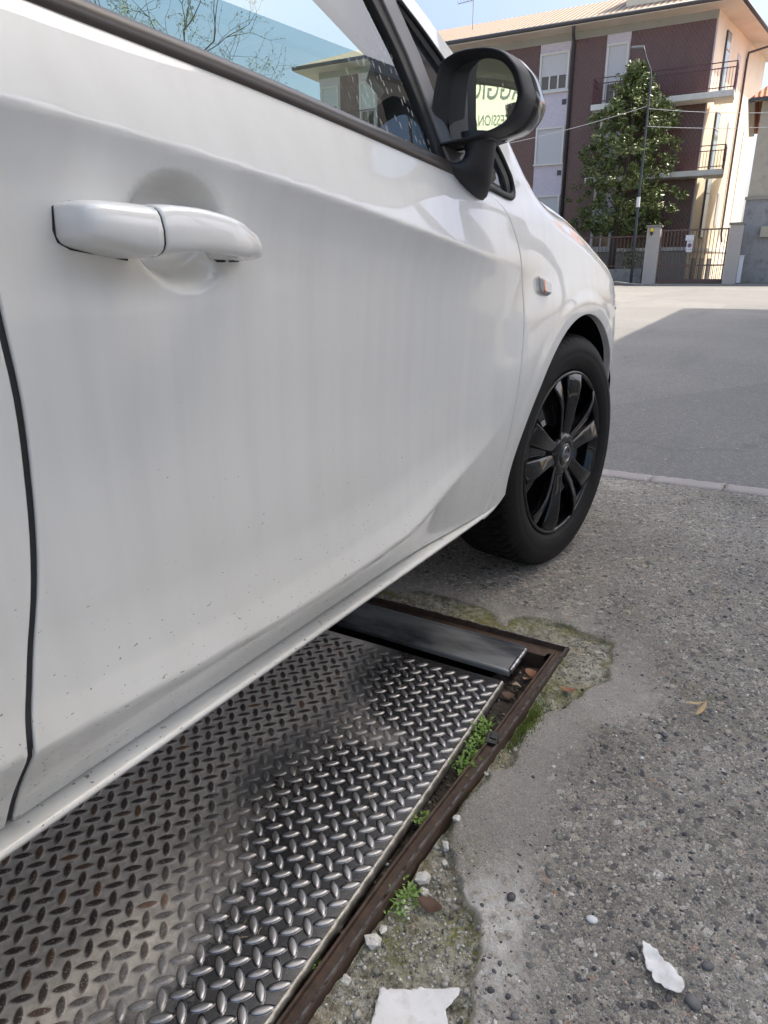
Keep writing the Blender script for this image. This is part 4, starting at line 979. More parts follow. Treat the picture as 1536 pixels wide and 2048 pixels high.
m.loft(rs, close=False); m.build('folded_end', m_edge(), pl, smooth=True)
# smooth steel channel at the far end of the pit
def m_chan():
    a = M('channel_steel'); c = a.mix(a.ramp(a.noise(9, 4, .6, a.map((.35, 1, 1))), [(.36, 0), (.58, 1)]), (.05, .054, .062), (.36, .37, .38)); sp = a.math('GREATER_THAN', a.noise(520, 1), .73); c = a.mix(a.math('MULTIPLY', sp, .5), c, (.4, .4, .4)); return a.bsdf(c, .30, .55, a.bump(a.noise(150, 3), .08, .001))
ch_ = empty('steel_channel', (-.4200, 1.158, 0), (0, 0, R(2.2))); tag(ch_, 'smooth dark steel channel lying across the far end of the pit', 'steel channel')
m = MB(); rs = []
pf = [(-.052, -.012), (-.052, -.004), (-.0505, -.0005), (-.047, .0008), (.043, .0008), (.0455, .002), (.047, .0048), (.0490, .0050), (.0505, .002), (.051, -.012)]
for x in np.linspace(-1.98, -.006, 50): rs.append([(x, y, z) for y, z in pf])
rs.append([(-.0015, y, z - .0002) for y, z in pf])
m.loft(rs, close=False); m.add([(-.0015, y, z - .0002) for y, z in pf], [tuple(range(len(pf)))]); m.build('channel_web', m_chan(), ch_, smooth=False, bevel=.0005, bseg=1)
m = MB(); m.loft([[(-.005, y, .0012), (-.001, y, .0030), (.002, y, .0020), (.003, y, -.008)] for y in np.linspace(-.048, .044, 10)], close=False); m.build('folded_lip', WORN, ch_, smooth=True)
# pit sides and debris bed
PITM = simple('pit_soil', (.045, .036, .028), .95, var=.5, scale=60, bump=.9, bscale=120, bdist=.01)
gx = np.arange(-.46, -.365, .004); gy_ = np.arange(.2, 1.235, .004); GX, GY = np.meshgrid(gx, gy_, indexing='ij')
dep = np.interp(GY, [.2, .55, .9, 1.05, 1.22], [-.034, -.030, -.024, -.030, -.045]) + fbm(GX, GY, 40, 4, 101) * .022
idx = np.arange(GX.size).reshape(GX.shape)
o = mesh_fast('pit_soil', np.stack([GX, GY, dep], -1).reshape(-1, 3), np.stack([idx[:-1, :-1], idx[1:, :-1], idx[1:, 1:], idx[:-1, 1:]], -1).reshape(-1, 4), PITM); tag(o, kind='structure')
n = 500; qx = rng.uniform(-.43, -.374, n); qy = rng.uniform(.3, 1.2, n); r = rng.uniform(.0012, .0042, n)
cols = np.array([(.05, .04, .035), (.12, .09, .07), (.22, .20, .17), (.5, .48, .44)])[rng.choice(4, n, p=[.5, .3, .15, .05])]
o = stones('pit_grit', qx, qy, np.interp(qy, [.2, .55, .9, 1.05, 1.22], [-.034, -.030, -.024, -.030, -.045]) + fbm(qx, qy, 40, 4, 101) * .022 + r * .3, r, cols, STONE, .6, 5); tag(o, kind='stuff')
# pale broken stones beside the frame
PALE = simple('pale_mortar', (.62, .60, .55), .85, var=.25, scale=120, bump=.8, bscale=260, bdist=.003)
for i, (x, y, s_) in enumerate([(-.327, .660, .0075), (-.331, .600, .0100), (-.322, .586, .0070), (-.334, .485, .0105), (-.326, .545, .0060), (-.318, .640, .0055), (-.333, .705, .0065), (-.335, .43, .007), (-.342, .83, .0045), (-.334, .505, .006)]):
    g = np.random.default_rng(i + 30); V = IV * (1 + g.normal(0, .2, (len(IV), 1))) * [s_ * 1.1, s_ * .9, s_ * .65]
    t = g.uniform(0, 6); V = np.c_[V[:, 0] * math.cos(t) - V[:, 1] * math.sin(t), V[:, 0] * math.sin(t) + V[:, 1] * math.cos(t), V[:, 2]]
    o = mesh_fast('mortar_crumb', V, IF, PALE, None, False); o.location = (x, y, float(pav_h(x, y)) + s_ * .35)
    tag(o, ['pale mortar crumb above the curled pair of crumbs', 'larger pale crumb directly above the green tuft', 'pale crumb right beside the larger one above the green tuft', 'large pale crumb against the frame below the brown leaf', 'small pale crumb touching the brown leaf', 'small pale crumb highest of those near the green tuft', 'round pale crumb against the frame above all near the tuft', 'lowest pale crumb against the frame beside the white sheet', 'tiny pale crumb against the frame beside the mossy strip', 'small pale crumb beside the large one below the leaf'][i], 'stone crumb', 'pale crumbs of mortar beside the frame')
for i, (x, y, s_, c_, lab) in enumerate([(-.118, .647, .0085, (.62, .63, .64), 'smooth white oval pebble in front of the paper scrap'), (-.215, .625, .0085, (.05, .052, .06), 'dark angular stone right of the torn white sheet'), (.005, .607, .012, (.13, .13, .13), 'large round dark grey pebble beside the torn paper strip'), (.012, .66, .0085, (.10, .10, .11), 'dark grey flat pebble above the paper strip'), (-.115, 1.06, .008, (.07, .07, .08), 'dark blue grey pebble near the dry leaf')]):
    g = np.random.default_rng(i + 60); V = IV * (1 + g.normal(0, .05, (len(IV), 1))) * [s_ * 1.1, s_ * .85, s_ * .5]
    o = mesh_fast('loose_pebble', V, IF, simple('pebble%d' % i, c_, .55, var=.2, scale=80), None, True); o.modifiers.new('s', 'SUBSURF').render_levels = 2
    o.location = (x, y, float(pav_h(x, y)) + s_ * .25); o.rotation_euler = (0, 0, i * 1.3); tag(o, lab, 'pebble')
# leaves, straw, paper
def sheet(name, outline, mat, curl, seed, sub_=1, loc=(0, 0, 0), step=.004):
    g = np.random.default_rng(seed); cx, cy = np.mean([p_[0] for p_ in outline]), np.mean([p_[1] for p_ in outline])
    V, Fc, _ = clipgrid([(a_ - cx, b_ - cy) for a_, b_ in outline], step)
    z = curl(V[:, 0], V[:, 1]); o = mesh_np(name, np.c_[V, z], Fc, mat, None, True); o.location = (cx + loc[0], cy + loc[1], loc[2])
    s_ = o.modifiers.new('t', 'SOLIDIFY'); s_.thickness = .0003; return o
def m_paper():
    a = M('dirty_paper'); c = a.mix(a.ramp(a.noise(55, 5, .7), [(.5, 0), (.8, .7)]), (.74, .73, .72), (.42, .38, .33)); c = a.mix(a.ramp(a.noise(12, 3), [(.5, 0), (.8, .4)]), c, (.62, .52, .50)); return a.bsdf(c, .75, 0, a.bump(a.noise(60, 4), .3, .002))
PAPER = m_paper()
def torn(P, amp, seed):
    g = np.random.default_rng(seed); out = []
    for i in range(len(P)):
        a_, b_ = np.array(P[i]), np.array(P[(i + 1) % len(P)]); L_ = np.linalg.norm(b_ - a_); k = max(2, int(L_ / .004)); nn = np.array([-(b_ - a_)[1], (b_ - a_)[0]]) / L_
        for q in range(k): out.append(tuple(a_ + (b_ - a_) * q / k + nn * (g.normal(0, amp) if q else 0)))
    return dedupe(out)
o = sheet('torn_paper', torn([(-.2961, .4398), (-.2720, .4560), (-.2501, .4690), (-.2201, .4864), (-.2165, .4790), (-.2230, .4600), (-.2120, .4450), (-.2270, .4150), (-.262, .385), (-.2795, .3927)], .0007, 3), PAPER, lambda x, y: .0015 + fbm(x, y, 25, 3, 8) * .006 + 1.6 * np.clip(np.hypot(x, y) - .030, 0, 1) ** 2, 3, loc=(0, 0, .0015 - .006))
tag(o, 'flat torn sheet of dirty white paper on the ground at the bottom edge', 'paper scrap')
o = sheet('paper_scrap', torn([(-.0583, .6480), (-.0500, .6470), (-.0380, .6400), (-.0104, .6265), (-.0060, .6170), (-.0083, .6090), (-.0247, .6040), (-.0390, .6080), (-.0480, .6180), (-.0550, .6330)], .0012, 4), PAPER, lambda x, y: .004 + fbm(x, y, 60, 3, 18) * .010, 4, loc=(0, 0, .003), step=.003)
tag(o, 'crumpled torn strip of white paper lying on the coarse pavement', 'paper scrap')
o = sheet('paper_scrap', torn([(-.305, .455), (-.298, .47), (-.287, .48), (-.284, .47), (-.294, .455)], .001, 6), PAPER, lambda x, y: .002 + fbm(x, y, 60, 3, 18) * .006, 4, loc=(-.080, .03, -.030), step=.003)
tag(o, 'small crumpled white paper scrap wedged between plate edge and frame', 'paper scrap')
STRAW = simple('dry_straw', (.42, .30, .16), .7); DLEAF = simple('dead_leaf', (.10, .055, .035), .7, var=.4, scale=60); BRN = simple('brown_leaf', (.24, .11, .06), .7, var=.35, scale=70)
def leafmesh(name, L_, W_, mat, loc, rot, bend=.2, parent=None):
    m = MB(); rows = []
    for i in range(9):
        t = i / 8; w = W_ * math.sin(math.pi * min(1, t * .96 + .02)) ** .8; rows.append([(L_ * (t - .5), -w, abs(bend) * L_ * (t - .5) ** 2 * 2 + .15 * w), (L_ * (t - .5), 0, bend * L_ * (t - .5) ** 2 * 2), (L_ * (t - .5), w, abs(bend) * L_ * (t - .5) ** 2 * 2 + .2 * w)])
    m.loft(rows, close=False); o = m.build(name, mat, parent, smooth=True); o.location = loc; o.rotation_euler = rot; s_ = o.modifiers.new('t', 'SOLIDIFY'); s_.thickness = .0004; return o
dl = empty('dry_leaf', (-.073, 1.18, .004)); tag(dl, 'forked pale dry leaf on the pavement right of the frame corner', 'leaf')
leafmesh('leaf_blade', .040, .0032, STRAW, (-.012, -.004, .004), (0, .08, R(35)), .25, dl); leafmesh('leaf_blade', .050, .0048, STRAW, (.000, -.018, .003), (0, -.05, R(78)), .2, dl)
for i, (x, y, z, L_, W_, ro, mt, lab) in enumerate([(-.392, 1.150, -.020, .030, .011, (.4, .3, 1.0), BRN, 'reddish brown dead leaf in the corner of the pit'), (-.302, .566, -.009, .034, .009, (.25, .1, .2), DLEAF, 'flat dark dead leaf beside the frame near the paper'), (-.396, 1.090, -.018, .030, .010, (.2, .4, 2.0), simple('pale_leaf', (.34, .26, .19), .7, var=.3), 'pale curled dead leaf in the pit beside the channel end'), (-.300, 1.105, .0, .034, .006, (.1, .1, .4), BRN, 'narrow rusty brown leaf on the mossy concrete'), (-.400, 1.055, -.020, .026, .009, (.3, .2, .6), DLEAF, 'small dark dead leaf among the grit of the pit'), (-.385, 1.12, -.016, .026, .008, (.2, .5, 2.6), simple('tan_leaf', (.30, .19, .12), .7), 'small tan dead leaf by the frame corner')]):
    tag(leafmesh('dead_leaf', L_, W_, mt, (x, y, z), ro, .4), lab, 'leaf')
m = MB(); m.box((0, 0, 0), (.020, .030, .004)); m.box((.002, .004, .003), (.012, .018, .003)); o = m.build('rubber_scrap', RUBBER, bevel=.001); o.location = (-.366, .905, -.0035); o.rotation_euler = (.05, .12, .25); tag(o, 'black scrap of rubber lying on the rusty frame rail', 'rubber scrap')
# straw needles
g = np.random.default_rng(77); m = MB()
for i in range(150):
    x, y = g.uniform(-.30, .5), g.uniform(.45, 2.0)
    if i > 95: x, y = g.uniform(-.95, -.45), g.uniform(.25, .95)
    a_ = g.uniform(0, 6.28); L_ = g.uniform(.006, .018); z = float(pav_h(x, y)) + .0028 if x > -.34 else .0025
    b_ = g.normal(0, .3); m.tube([(x, y, z), (x + L_ * .5 * math.cos(a_), y + L_ * .5 * math.sin(a_), z + .0012), (x + L_ * math.cos(a_ + b_), y + L_ * math.sin(a_ + b_), z - .0004)], .00035, 4)
tag(m.build('dry_needles', STRAW), kind='stuff')
# weeds
LEAFG = simple('weed_green', (.16, .27, .05), .55, var=.35, scale=90); LEAFG.node_tree.nodes['Principled BSDF'].inputs['Subsurface Weight'].default_value = 0.0
def weed(x, y, z, n, h, spread, seed, label, blade=.0022, fan=1.0):
    g = np.random.default_rng(seed); root = empty('weed', (x, y, z)); tag(root, label, 'weed'); m = MB(); st = MB()
    for i in range(n):
        a_ = g.uniform(0, 6.28); L_ = h * g.uniform(.5, 1.1); sp = spread * g.uniform(.3, 1); px_, py_ = g.normal(0, .004) , g.normal(0, .010) * fan
        pts = [Vector((px_ + sp * t * t * math.cos(a_), py_ + sp * t * t * math.sin(a_), L_ * (t - .45 * t * t * g.uniform(.6, 1.4)))) for t in (0, .3, .6, .85, 1)]
        if i % 3:
            rows = []
            for j, p_ in enumerate(pts):
                w = blade * (1, 1.2, 1.1, .7, .1)[j]; d_ = Vector((-math.sin(a_), math.cos(a_), .25)); rows.append([tuple(p_ - d_ * w), tuple(p_ + Vector((0, 0, -w * .3))), tuple(p_ + d_ * w)])
            m.loft(rows, close=False)
        else:
            st.tube(pts[:4], .0006, 4)
            for q in range(7):
                b_ = q * .9; c_ = pts[2 + q % 2] + Vector((g.normal(0, .004), g.normal(0, .004), g.normal(0, .003))); rr = g.uniform(.002, .0042)
                rows = []
                for t in (0, .35, .75, 1):
                    w = rr * .55 * math.sin(math.pi * (t * .9 + .08)); dd = Vector((math.cos(b_), math.sin(b_), .35)); s2 = Vector((-math.sin(b_), math.cos(b_), 0)); c2 = c_ + dd * rr * 1.6 * t; rows.append([tuple(c2 - s2 * w), tuple(c2 + s2 * w)])
                m.loft(rows, close=False)
    m.build('leaves', LEAFG, root, smooth=True); st.build('stems', LEAFG, root)
weed(-.393, .925, -.024, 40, .040, .026, 1, 'bushiest leafy green weed growing in the gap beside the plate', .0016, 1.8)
weed(-.385, .880, -.024, 26, .038, .024, 5, 'narrow leafy weed in the gap just nearer than the bushiest one', .0016, 1.6)
weed(-.382, .825, -.024, 30, .040, .024, 2, 'clump of grass blades in the gap at the middle of the plate edge', .0019, 1.3)
weed(-.384, .700, -.026, 16, .024, .012, 3, 'tiny green weed low in the gap', .0014)
weed(-.335, .555, -.016, 26, .022, .020, 4, 'small tuft of grass outside the frame near the pale crumbs', .0014)
weed(-.378, .418, -.024, 5, .020, .006, 6, 'single tiny green shoot in the gap nearest the viewer', .0024)
# moss: short blades along the frame and the crack
g = np.random.default_rng(5); m = MB(); cnt = 0
def mossspot(x, y, r_):
    z = float(pav_h(x, y)); a_ = g.uniform(0, 6.28); h_ = r_ * g.uniform(.8, 1.8); m.add([(x + r_ * .35 * math.cos(a_), y + r_ * .35 * math.sin(a_), z - .001), (x - r_ * .35 * math.cos(a_), y - r_ * .35 * math.sin(a_), z - .001), (x + g.normal(0, r_ * .5), y + g.normal(0, r_ * .5), z + h_)], [(0, 1, 2)])
for i in range(2000):
    y = g.normal(.985, .040); x = -.342 + abs(g.normal(0, .013)); mossspot(x, y, .0036)
for i in range(650):
    x = g.uniform(-.45, -.275); mossspot(x, float(ytop(x)) + g.normal(0, .009) + .006 * math.sin(60 * x), .0020)
for i in range(700):
    y = g.uniform(.40, 1.25); x = -.343 + abs(g.normal(0, .006)); mossspot(x, y, .0020)
tag(m.build('moss', simple('moss_green', (.24, .30, .07), .9, var=.4, scale=200)), kind='stuff')
# ------------------------------------------------------------------ apartment block across the road
A5 = R(5.5); BO = Vector((-6.266, 38, 0))
def local_empty(name, loc=(0, 0, 0)):
    o = empty(name); o.matrix_world = Matrix.Translation(BO) @ Matrix.Rotation(A5, 4, 'Z') @ Matrix.Translation(loc); return o
def m_tile():
    a = M('red_glazed_tile'); mp = a.map((1 / .18, 1, 1 / .26)); sx = a.n('SeparateXYZ', i_Vector=mp)
    u = a.math('ADD', sx.outputs[0], sx.outputs[2]); v = a.math('SUBTRACT', sx.outputs[0], sx.outputs[2])
    fu = a.math('ABSOLUTE', a.math('SUBTRACT', a.math('FRACT', u), .5)); fv = a.math('ABSOLUTE', a.math('SUBTRACT', a.math('FRACT', v), .5))
    e = a.math('MAXIMUM', fu, fv); line = a.math('GREATER_THAN', e, .40)
    c = a.mix(a.noise(9, 3), (.105, .046, .034), (.175, .082, .060)); c = a.mix(a.math('MULTIPLY', line, .42), c, (.05, .028, .022))
    h = a.math('SUBTRACT', 1.0, a.ramp(e, [(.25, 0), (.45, 1)])); c = a.mix(a.math('MULTIPLY', a.ramp(a.noise(1.1, 5, .7, a.map((1, 1, .35))), [(.45, 0), (.7, 1)]), .45), c, (.06, .035, .03)); c = a.mix(a.math('MULTIPLY', a.ramp(a.noise(16, 2), [(.6, 0), (.75, 1)]), .35), c, (.24, .12, .09)); return a.bsdf(c, .33, 0, a.bump(h, .5, .02), coat=.35, coatr=.18)
TILE = m_tile()
def m_lilac():
    a = M('lilac_glazed_brick'); b = a.n('TexBrick', i_Vector=a.map((1, 1, 1), (R(90), 0, 0)), i_Scale=4.0, i_Color1=(.56, .51, .57, 1), i_Color2=(.64, .58, .64, 1), i_Mortar=(.44, .40, .45, 1)); b.inputs['Mortar Size'].default_value = .02; return a.bsdf(b.outputs[0], .45)
LILAC = m_lilac()
def plaster(name, col, bump=.4, stain=0.0, stc=(.2, .19, .17)):
    a = M(name); c = a.mix(a.ramp(a.noise(.8, 5), [(.35, 0), (.65, 1)]), tuple(x * .9 for x in col), col); c = a.mix(a.math('MULTIPLY', a.ramp(a.noise(3, 6, .75), [(.5, 0), (.68, 1)]), stain), c, stc)
    return a.bsdf(c, .85, 0, a.bump(a.noise(30, 4), bump, .01))
CREAM = plaster('cream_plaster', (.84, .74, .58)); SOFF = plaster('soffit_plaster', (.66, .58, .49)); GREYC = plaster('pebbledash_band', (.33, .33, .30), .8, .3, (.22, .22, .2))
BASEC = plaster('basement_plaster', (.36, .32, .27), .4, .4); SLAB = plaster('balcony_slab_paint', (.76, .74, .68), .2, .25, (.3, .28, .25))
WFRAME = simple('white_window_frame', (.66, .64, .60), .6); SHUT = M('roller_shutter'); w_ = SHUT.n('TexWave', i_Vector=SHUT.obj(), i_Scale=6.0, bands_direction='Z')
SHUT = SHUT.bsdf(SHUT.mix(w_.outputs[0], (.47, .47, .48), (.60, .60, .60)), .6); RAIL = simple('maroon_railing', (.11, .035, .04), .5); DPIPE = simple('brown_downpipe', (.07, .045, .04), .5)
WGLASS = simple('window_glass_far', (.10, .075, .045), .08, spec=.9); GUT = simple('dark_gutter', (.06, .06, .065), .5)
B = local_empty('apartment_block'); tag(B, 'three storey block of dark red tiles and lilac brick with balconies across the road', 'apartment block')
EA = R(11.2); ex, ey = math.sin(EA), math.cos(EA); DEP = 10.0
fp = [(-.25, 0), (-.25 + DEP * ex, DEP * ey), (-21.2, DEP * ey), (-21.2, 0)]
def prism(pts, z0, z1): n = len(pts); return MB().add([(x, y, z0) for x, y in pts] + [(x, y, z1) for x, y in pts], [tuple(range(n))[::-1], tuple(range(n, 2 * n))] + [(i, (i + 1) % n, n + (i + 1) % n, n + i) for i in range(n)])
prism(fp, 0, 11.45).build('wall', CREAM, B)
def face(u0, u1, z0, z1, off, th=.04): return MB().box((-(u0 + u1) / 2, off - th / 2, (z0 + z1) / 2), (abs(u1 - u0), th, z1 - z0))
face(.27, 21.2, 11.12, 11.45, 0, .05).build('concrete_band', GREYC, B)
face(.27, 21.2, 0, 1.5, 0, .03).build('basement_wall', BASEC, B)
face(.27, 21.2, 1.5, 1.66, 0, .12).build('string_course', SLAB, B)
for u0, u1 in ((.32, 3.92), (5.05, 6.70), (8.24, 12.9), (14.5, 17.4), (18.6, 19.8)): face(u0, u1, 1.66, 11.12, 0, .06).build('tiled_panel', TILE, B)
face(.26, .32, 1.66, 11.12, 0, .09).build('corner_strip', simple('corner_strip', (.5, .42, .42), .5), B)
for u0, u1 in ((3.94, 5.03), (6.72, 8.22), (12.92, 14.48), (17.42, 18.58), (19.82, 21.15)): face(u0, u1, 1.66, 11.12, 0, .05).build('brick_panel', LILAC, B)
def window(u0, u1, z0, z1, frac, door=False):
    f = MB(); t = .09
    for a_, b_, c_, d_ in ((u0, u0 + t, z0, z1), (u1 - t, u1, z0, z1), (u0 + t, u1 - t, z1 - t, z1), (u0 - (0 if door else .05), u1 + (0 if door else .05), z0 - .08, z0)): f.box((-(a_ + b_) / 2, -.085, (c_ + d_) / 2), (b_ - a_, .16, d_ - c_))
    zs = z1 - t - (z1 - z0 - t) * frac
    if frac < .98:
        for k in range(3 if not door else 2): 
            pass
        nn = 3 if not door else 2
        for k in range(nn + 1):
            uu = u0 + t + (u1 - u0 - 2 * t) * k / nn; f.box((-uu, -.075, (z0 + zs) / 2), (.07, .08, zs - z0))
        f.box((-(u0 + u1) / 2, -.075, z0 + .04), (u1 - u0 - 2 * t, .08, .08))
    o = f.build('window', WFRAME, B)
    s_ = MB().box((-(u0 + u1) / 2, -.075, (zs + z1 - t) / 2), (u1 - u0 - 2 * t, .04, z1 - t - zs)).build('shutter', SHUT, o)
    if frac < .98: MB().box((-(u0 + u1) / 2, -.056, (z0 + zs) / 2), (u1 - u0 - 2 * t, .01, zs - z0)).build('pane', WGLASS, o)
for (u0, u1) in ((6.74, 8.20), (12.95, 14.45)):
    window(u0, u1, 9.07, 10.72, .58); window(u0, u1, 5.82, 7.48, 1.0); window(u0, u1, 2.7, 4.33, 1.0)
    v = MB(); v.box((-(u0 + .14), -.055, 8.55), (.22, .02, .24)); v.box((-(u0 + .14), -.055, 5.36), (.22, .02, .24)); v.build('vent', GUT, B)
for zz_ in (8.10, 4.95, 1.68): window(3.98, 4.98, zz_, zz_ + 2.62, .62, True)
window(17.5, 18.5, 8.10, 10.7, .55, True); window(19.9, 21.05, 8.9, 10.7, .55)
# end wall pieces
def epos(t, off, z): return (-.25 + t * ex + off * ey, t * ey - off * ex, z)
def ebox(t0, t1, z0, z1, th, off=0.0): return MB().box(epos((t0 + t1) / 2, th / 2 + off, (z0 + z1) / 2), (th, t1 - t0, z1 - z0), Matrix.Rotation(-EA, 4, 'Z'))
SKYG = simple('stair_glass', (.25, .33, .34), .05, spec=1.0)
for z0, z1 in ((2.1, 4.9), (5.1, 7.7), (8.2, 11.0)):
    o = ebox(1.50, 2.25, z0, z1, .07).build('stair_window', GUT, B); ebox(1.56, 2.19, z0 + .05, z1 - .05, .01, .07).build('pane', SKYG, o)
    ebox(1.56, 2.19, z1 - .75, z1 - .70, .03, .075).build('transom', WFRAME, o)
for z0, z1 in ((2.75, 4.35), (5.9, 7.6), (9.05, 10.6)): o = ebox(4.0, 4.65, z0, z1, .03).build('window', WFRAME, B); ebox(4.06, 4.59, z0 + .05, z1 - .05, .01, .03).build('shutter', SHUT, o)
for t0, t1 in ((.9, 1.5), (2.3, 2.9), (3.9, 4.6)): ebox(t0, t1, .05, 1.15, .03).build('basement_opening', GUT, B)
ebox(.25, 9.9, 1.5, 1.66, .05).build('string_course', SLAB, B)
m = MB(); m.tube([epos(7.0, 1.0, 11.5), epos(6.8, .7, 11.3), epos(5.65, .10, 10.9), epos(5.6, .08, 10.6), epos(5.62, .08, 2.4), epos(5.2, .25, 2.0)], .055, 8); m.build('downpipe', DPIPE, B, smooth=True)
m = MB(); m.tube([(-6.45, -1.0, 11.5), (-6.55, -.5, 11.2), (-6.58, -.14, 11.0), (-6.58, -.14, .2)], .075, 8); m.build('downpipe', GUT, B, smooth=True)
m = MB(); m.tube([epos(7.4, .03, .2), epos(7.4, .03, 7.6)], .015, 5); m.build('cable', GUT, B)
# eaves, gutter, roof
ov = 1.05
ef = [(-.25 + ov - .35, -ov), (-.25 + DEP * ex + ov, DEP * ey + .6), (-22.3, DEP * ey + .6), (-22.3, -ov)]
ef[0] = (.25 - .1, -ov); ef[0] = (-.25 + .37, -ov) ; ef[0] = (-.25 + ov * .95 - ov * ex, -ov)
prism(ef, 11.45, 11.56).build('soffit', SOFF, B)
m = MB(); pts = ef + [ef[0]]
for i in range(4): a_, b_ = Vector((*pts[i], 11.58)), Vector((*pts[i + 1], 11.58)); m.tube([a_, b_], .10, 8)
m.build('gutter', GUT, B, smooth=True)
def m_rooft():
    a = M('ribbed_roof_tile'); w = a.n('TexWave', i_Vector=a.obj(), i_Scale=1.15, bands_direction='X'); w2 = a.n('TexWave', i_Vector=a.obj(), i_Scale=.9, bands_direction='Y')
    c = a.mix(a.noise(6, 4), (.30, .22, .16), (.45, .34, .25)); c = a.mix(a.ramp(w.outputs[0], [(.1, .8), (.4, 0)]), c, (.10, .07, .05)); return a.bsdf(c, .8, 0, a.bump(w.outputs[0], .8, .06))
rz = 11.66; rh = 2.35; mid = (DEP * ey) / 2
R4 = [(ef[0][0], ef[0][1], rz), (ef[1][0], ef[1][1], rz), (ef[2][0], ef[2][1], rz), (ef[3][0], ef[3][1], rz), (-17.6, mid, rz + rh), (-4.0, mid, rz + rh)]
MB().add(R4, [(3, 0, 5, 4), (1, 2, 4, 5), (0, 1, 5), (2, 3, 4)]).build('roof', m_rooft(), B)
m = MB(); m.box((-2.45, 2.3, 12.6), (4.0, 3.2, 2.2)); m.box((-2.45, 2.3, 13.75), (4.4, 3.6, .12)); m.build('attic', CREAM, B)
m = MB(); m.tube([(-12.7, 2.2, 12.6), (-12.7, 2.2, 14.6)], .025, 5); m.tube([(-12.7, 2.2, 14.3), (-13.6, 2.2, 14.25)], .018, 5)
for k in range(5): m.tube([(-12.85 - k * .17, 1.95, 14.3), (-12.85 - k * .17, 2.45, 14.28)], .012, 4)
m.build('aerial', simple('aerial_metal', (.35, .35, .36), .5, .5), B)
# balconies
def balcony(z0, z1, u1, zr, name='balcony'):
    u0 = -.85; s_ = MB(); s_.box((-(u0 + u1) / 2, -.58, (z0 + z1) / 2), (u1 - u0, 1.05, z1 - z0)); s_.box((-(u0 - .0) + .0 - .45, .25, (z0 + z1) / 2), (.80, .62, z1 - z0 - .004))
    o = s_.build('balcony', SLAB, B); r = MB(); zz = [zr, zr - .22, z1 + .12]
    fy = -1.05
    for z in zz: r.box((-(u0 + u1) / 2, fy, z), (u1 - u0 - .06, .04, .035)); r.box((-u0 - .03, -.35, z), (.04, 1.4, .035)); r.box((-u1 + .03, -.55, z), (.04, 1.0, .035))
    k = u0 + .06
    while k < u1 - .03:
        r.box((-k, fy, (zr - .22 + z1) / 2 + .03), (.018, .018, zr - .22 - z1)); k += .12
    for k in np.linspace(u0 + .04, u1 - .04, 6): r.box((-k, fy, (zr + z1) / 2), (.045, .045, zr - z1))
    for y in np.arange(-1.0, .35, .12): r.box((-u0 - .03, y, (zr + z1) / 2), (.018, .018, zr - z1 - .1))
    for y in np.arange(-1.0, .0, .12): r.box((-u1 + .03, y, (zr + z1) / 2), (.018, .018, zr - z1 - .1))
    r.build('railing', RAIL, o)
balcony(7.83, 8.07, 5.33, 9.15); balcony(4.70, 4.93, 5.33, 5.92)
m = MB(); m.box((-18.2, -.5, 7.95), (2.2, 1.0, .22)); o = m.build('balcony', SLAB, B); r = MB()
for k in np.arange(17.15, 19.3, .13): r.box((-k, -.97, 8.6), (.02, .02, 1.0))
r.box((-18.2, -.97, 9.1), (2.2, .05, .05)); r.build('railing', RAIL, o)
# ------------------------------------------------------------------ pavement, gate, fence opposite
def lmesh(mb, name, mat, loc=(0, 0, 0), **k):
    o = mb.build(name, mat, **k); o.matrix_world = Matrix.Translation(BO) @ Matrix.Rotation(A5, 4, 'Z') @ Matrix.Translation(loc); return o
SW = simple('far_pavement', (.20, .195, .19), .9, scale=2); fy = -4.2
m = MB(); m.box((-20, fy - .6, .075), (34.8, 2.2, .15)); m.box((.6, fy - .6, .01), (6.4, 2.2, .05)); m.add([(-2.6, fy - 1.7, .15), (-2.6, fy + .5, .15), (-2.595, fy + .5, .0), (-2.595, fy - 1.7, .0)], [(0, 1, 2, 3)])
m.add([(-2.6, fy - 1.7, .15), (-2.6, fy + .5, .15), (-1.7, fy + .5, .036), (-1.7, fy - 1.7, .036), (-2.6, fy - 1.7, 0), (-1.7, fy - 1.7, 0)], [(0, 3, 2, 1), (0, 4, 5, 3)]); m.box((15, fy - .6, .01), (22.5, 2.2, .05))
tag(lmesh(m, 'far_pavement', SW), kind='structure')
m = MB(); m.box((-9, -1.9, .03), (26, 4.5, .05)); tag(lmesh(m, 'garden_ground', simple('garden_earth', (.10, .095, .07), .95)), kind='structure')
PIER = plaster('pier_render', (.50, .45, .40), .3, .2, (.35, .31, .28)); GATEM = simple('brown_gate', (.13, .08, .065), .5)
def pier(u0, u1, z1, lab):
    o = local_empty('gate_pier', (-(u0 + u1) / 2, fy, 0)); w = abs(u1 - u0); tag(o, lab, 'gate pier')
    MB().box((0, 0, z1 / 2), (w, .5, z1)).build('pier', PIER, o, bevel=.01); MB().box((0, 0, z1 + .04), (w + .10, .62, .08)).build('cap', simple('pier_cap', (.24, .22, .20), .8), o, bevel=.01)
pier(1.14, 1.70, 2.40, 'rendered gate pier carrying the yellow beacon'); pier(-2.12, -1.60, 2.40, 'rendered gate pier beside the old grey house')
o = empty('warning_beacon'); o.matrix_world = Matrix.Translation(BO) @ Matrix.Rotation(A5, 4, 'Z') @ Matrix.Translation((-1.50, fy - .30, 2.22)); tag(o, 'small yellow beacon with black base fixed on the left gate pier', 'beacon')
MB().loft([[(r * math.cos(k * math.pi / 5), r * math.sin(k * math.pi / 5), z) for k in range(10)] for z, r in ((-.02, .07), (.06, .075), (.12, .05), (.13, .01))], cap=True).build('lens', simple('yellow_lens', (.75, .55, .02), .3), o, smooth=True)
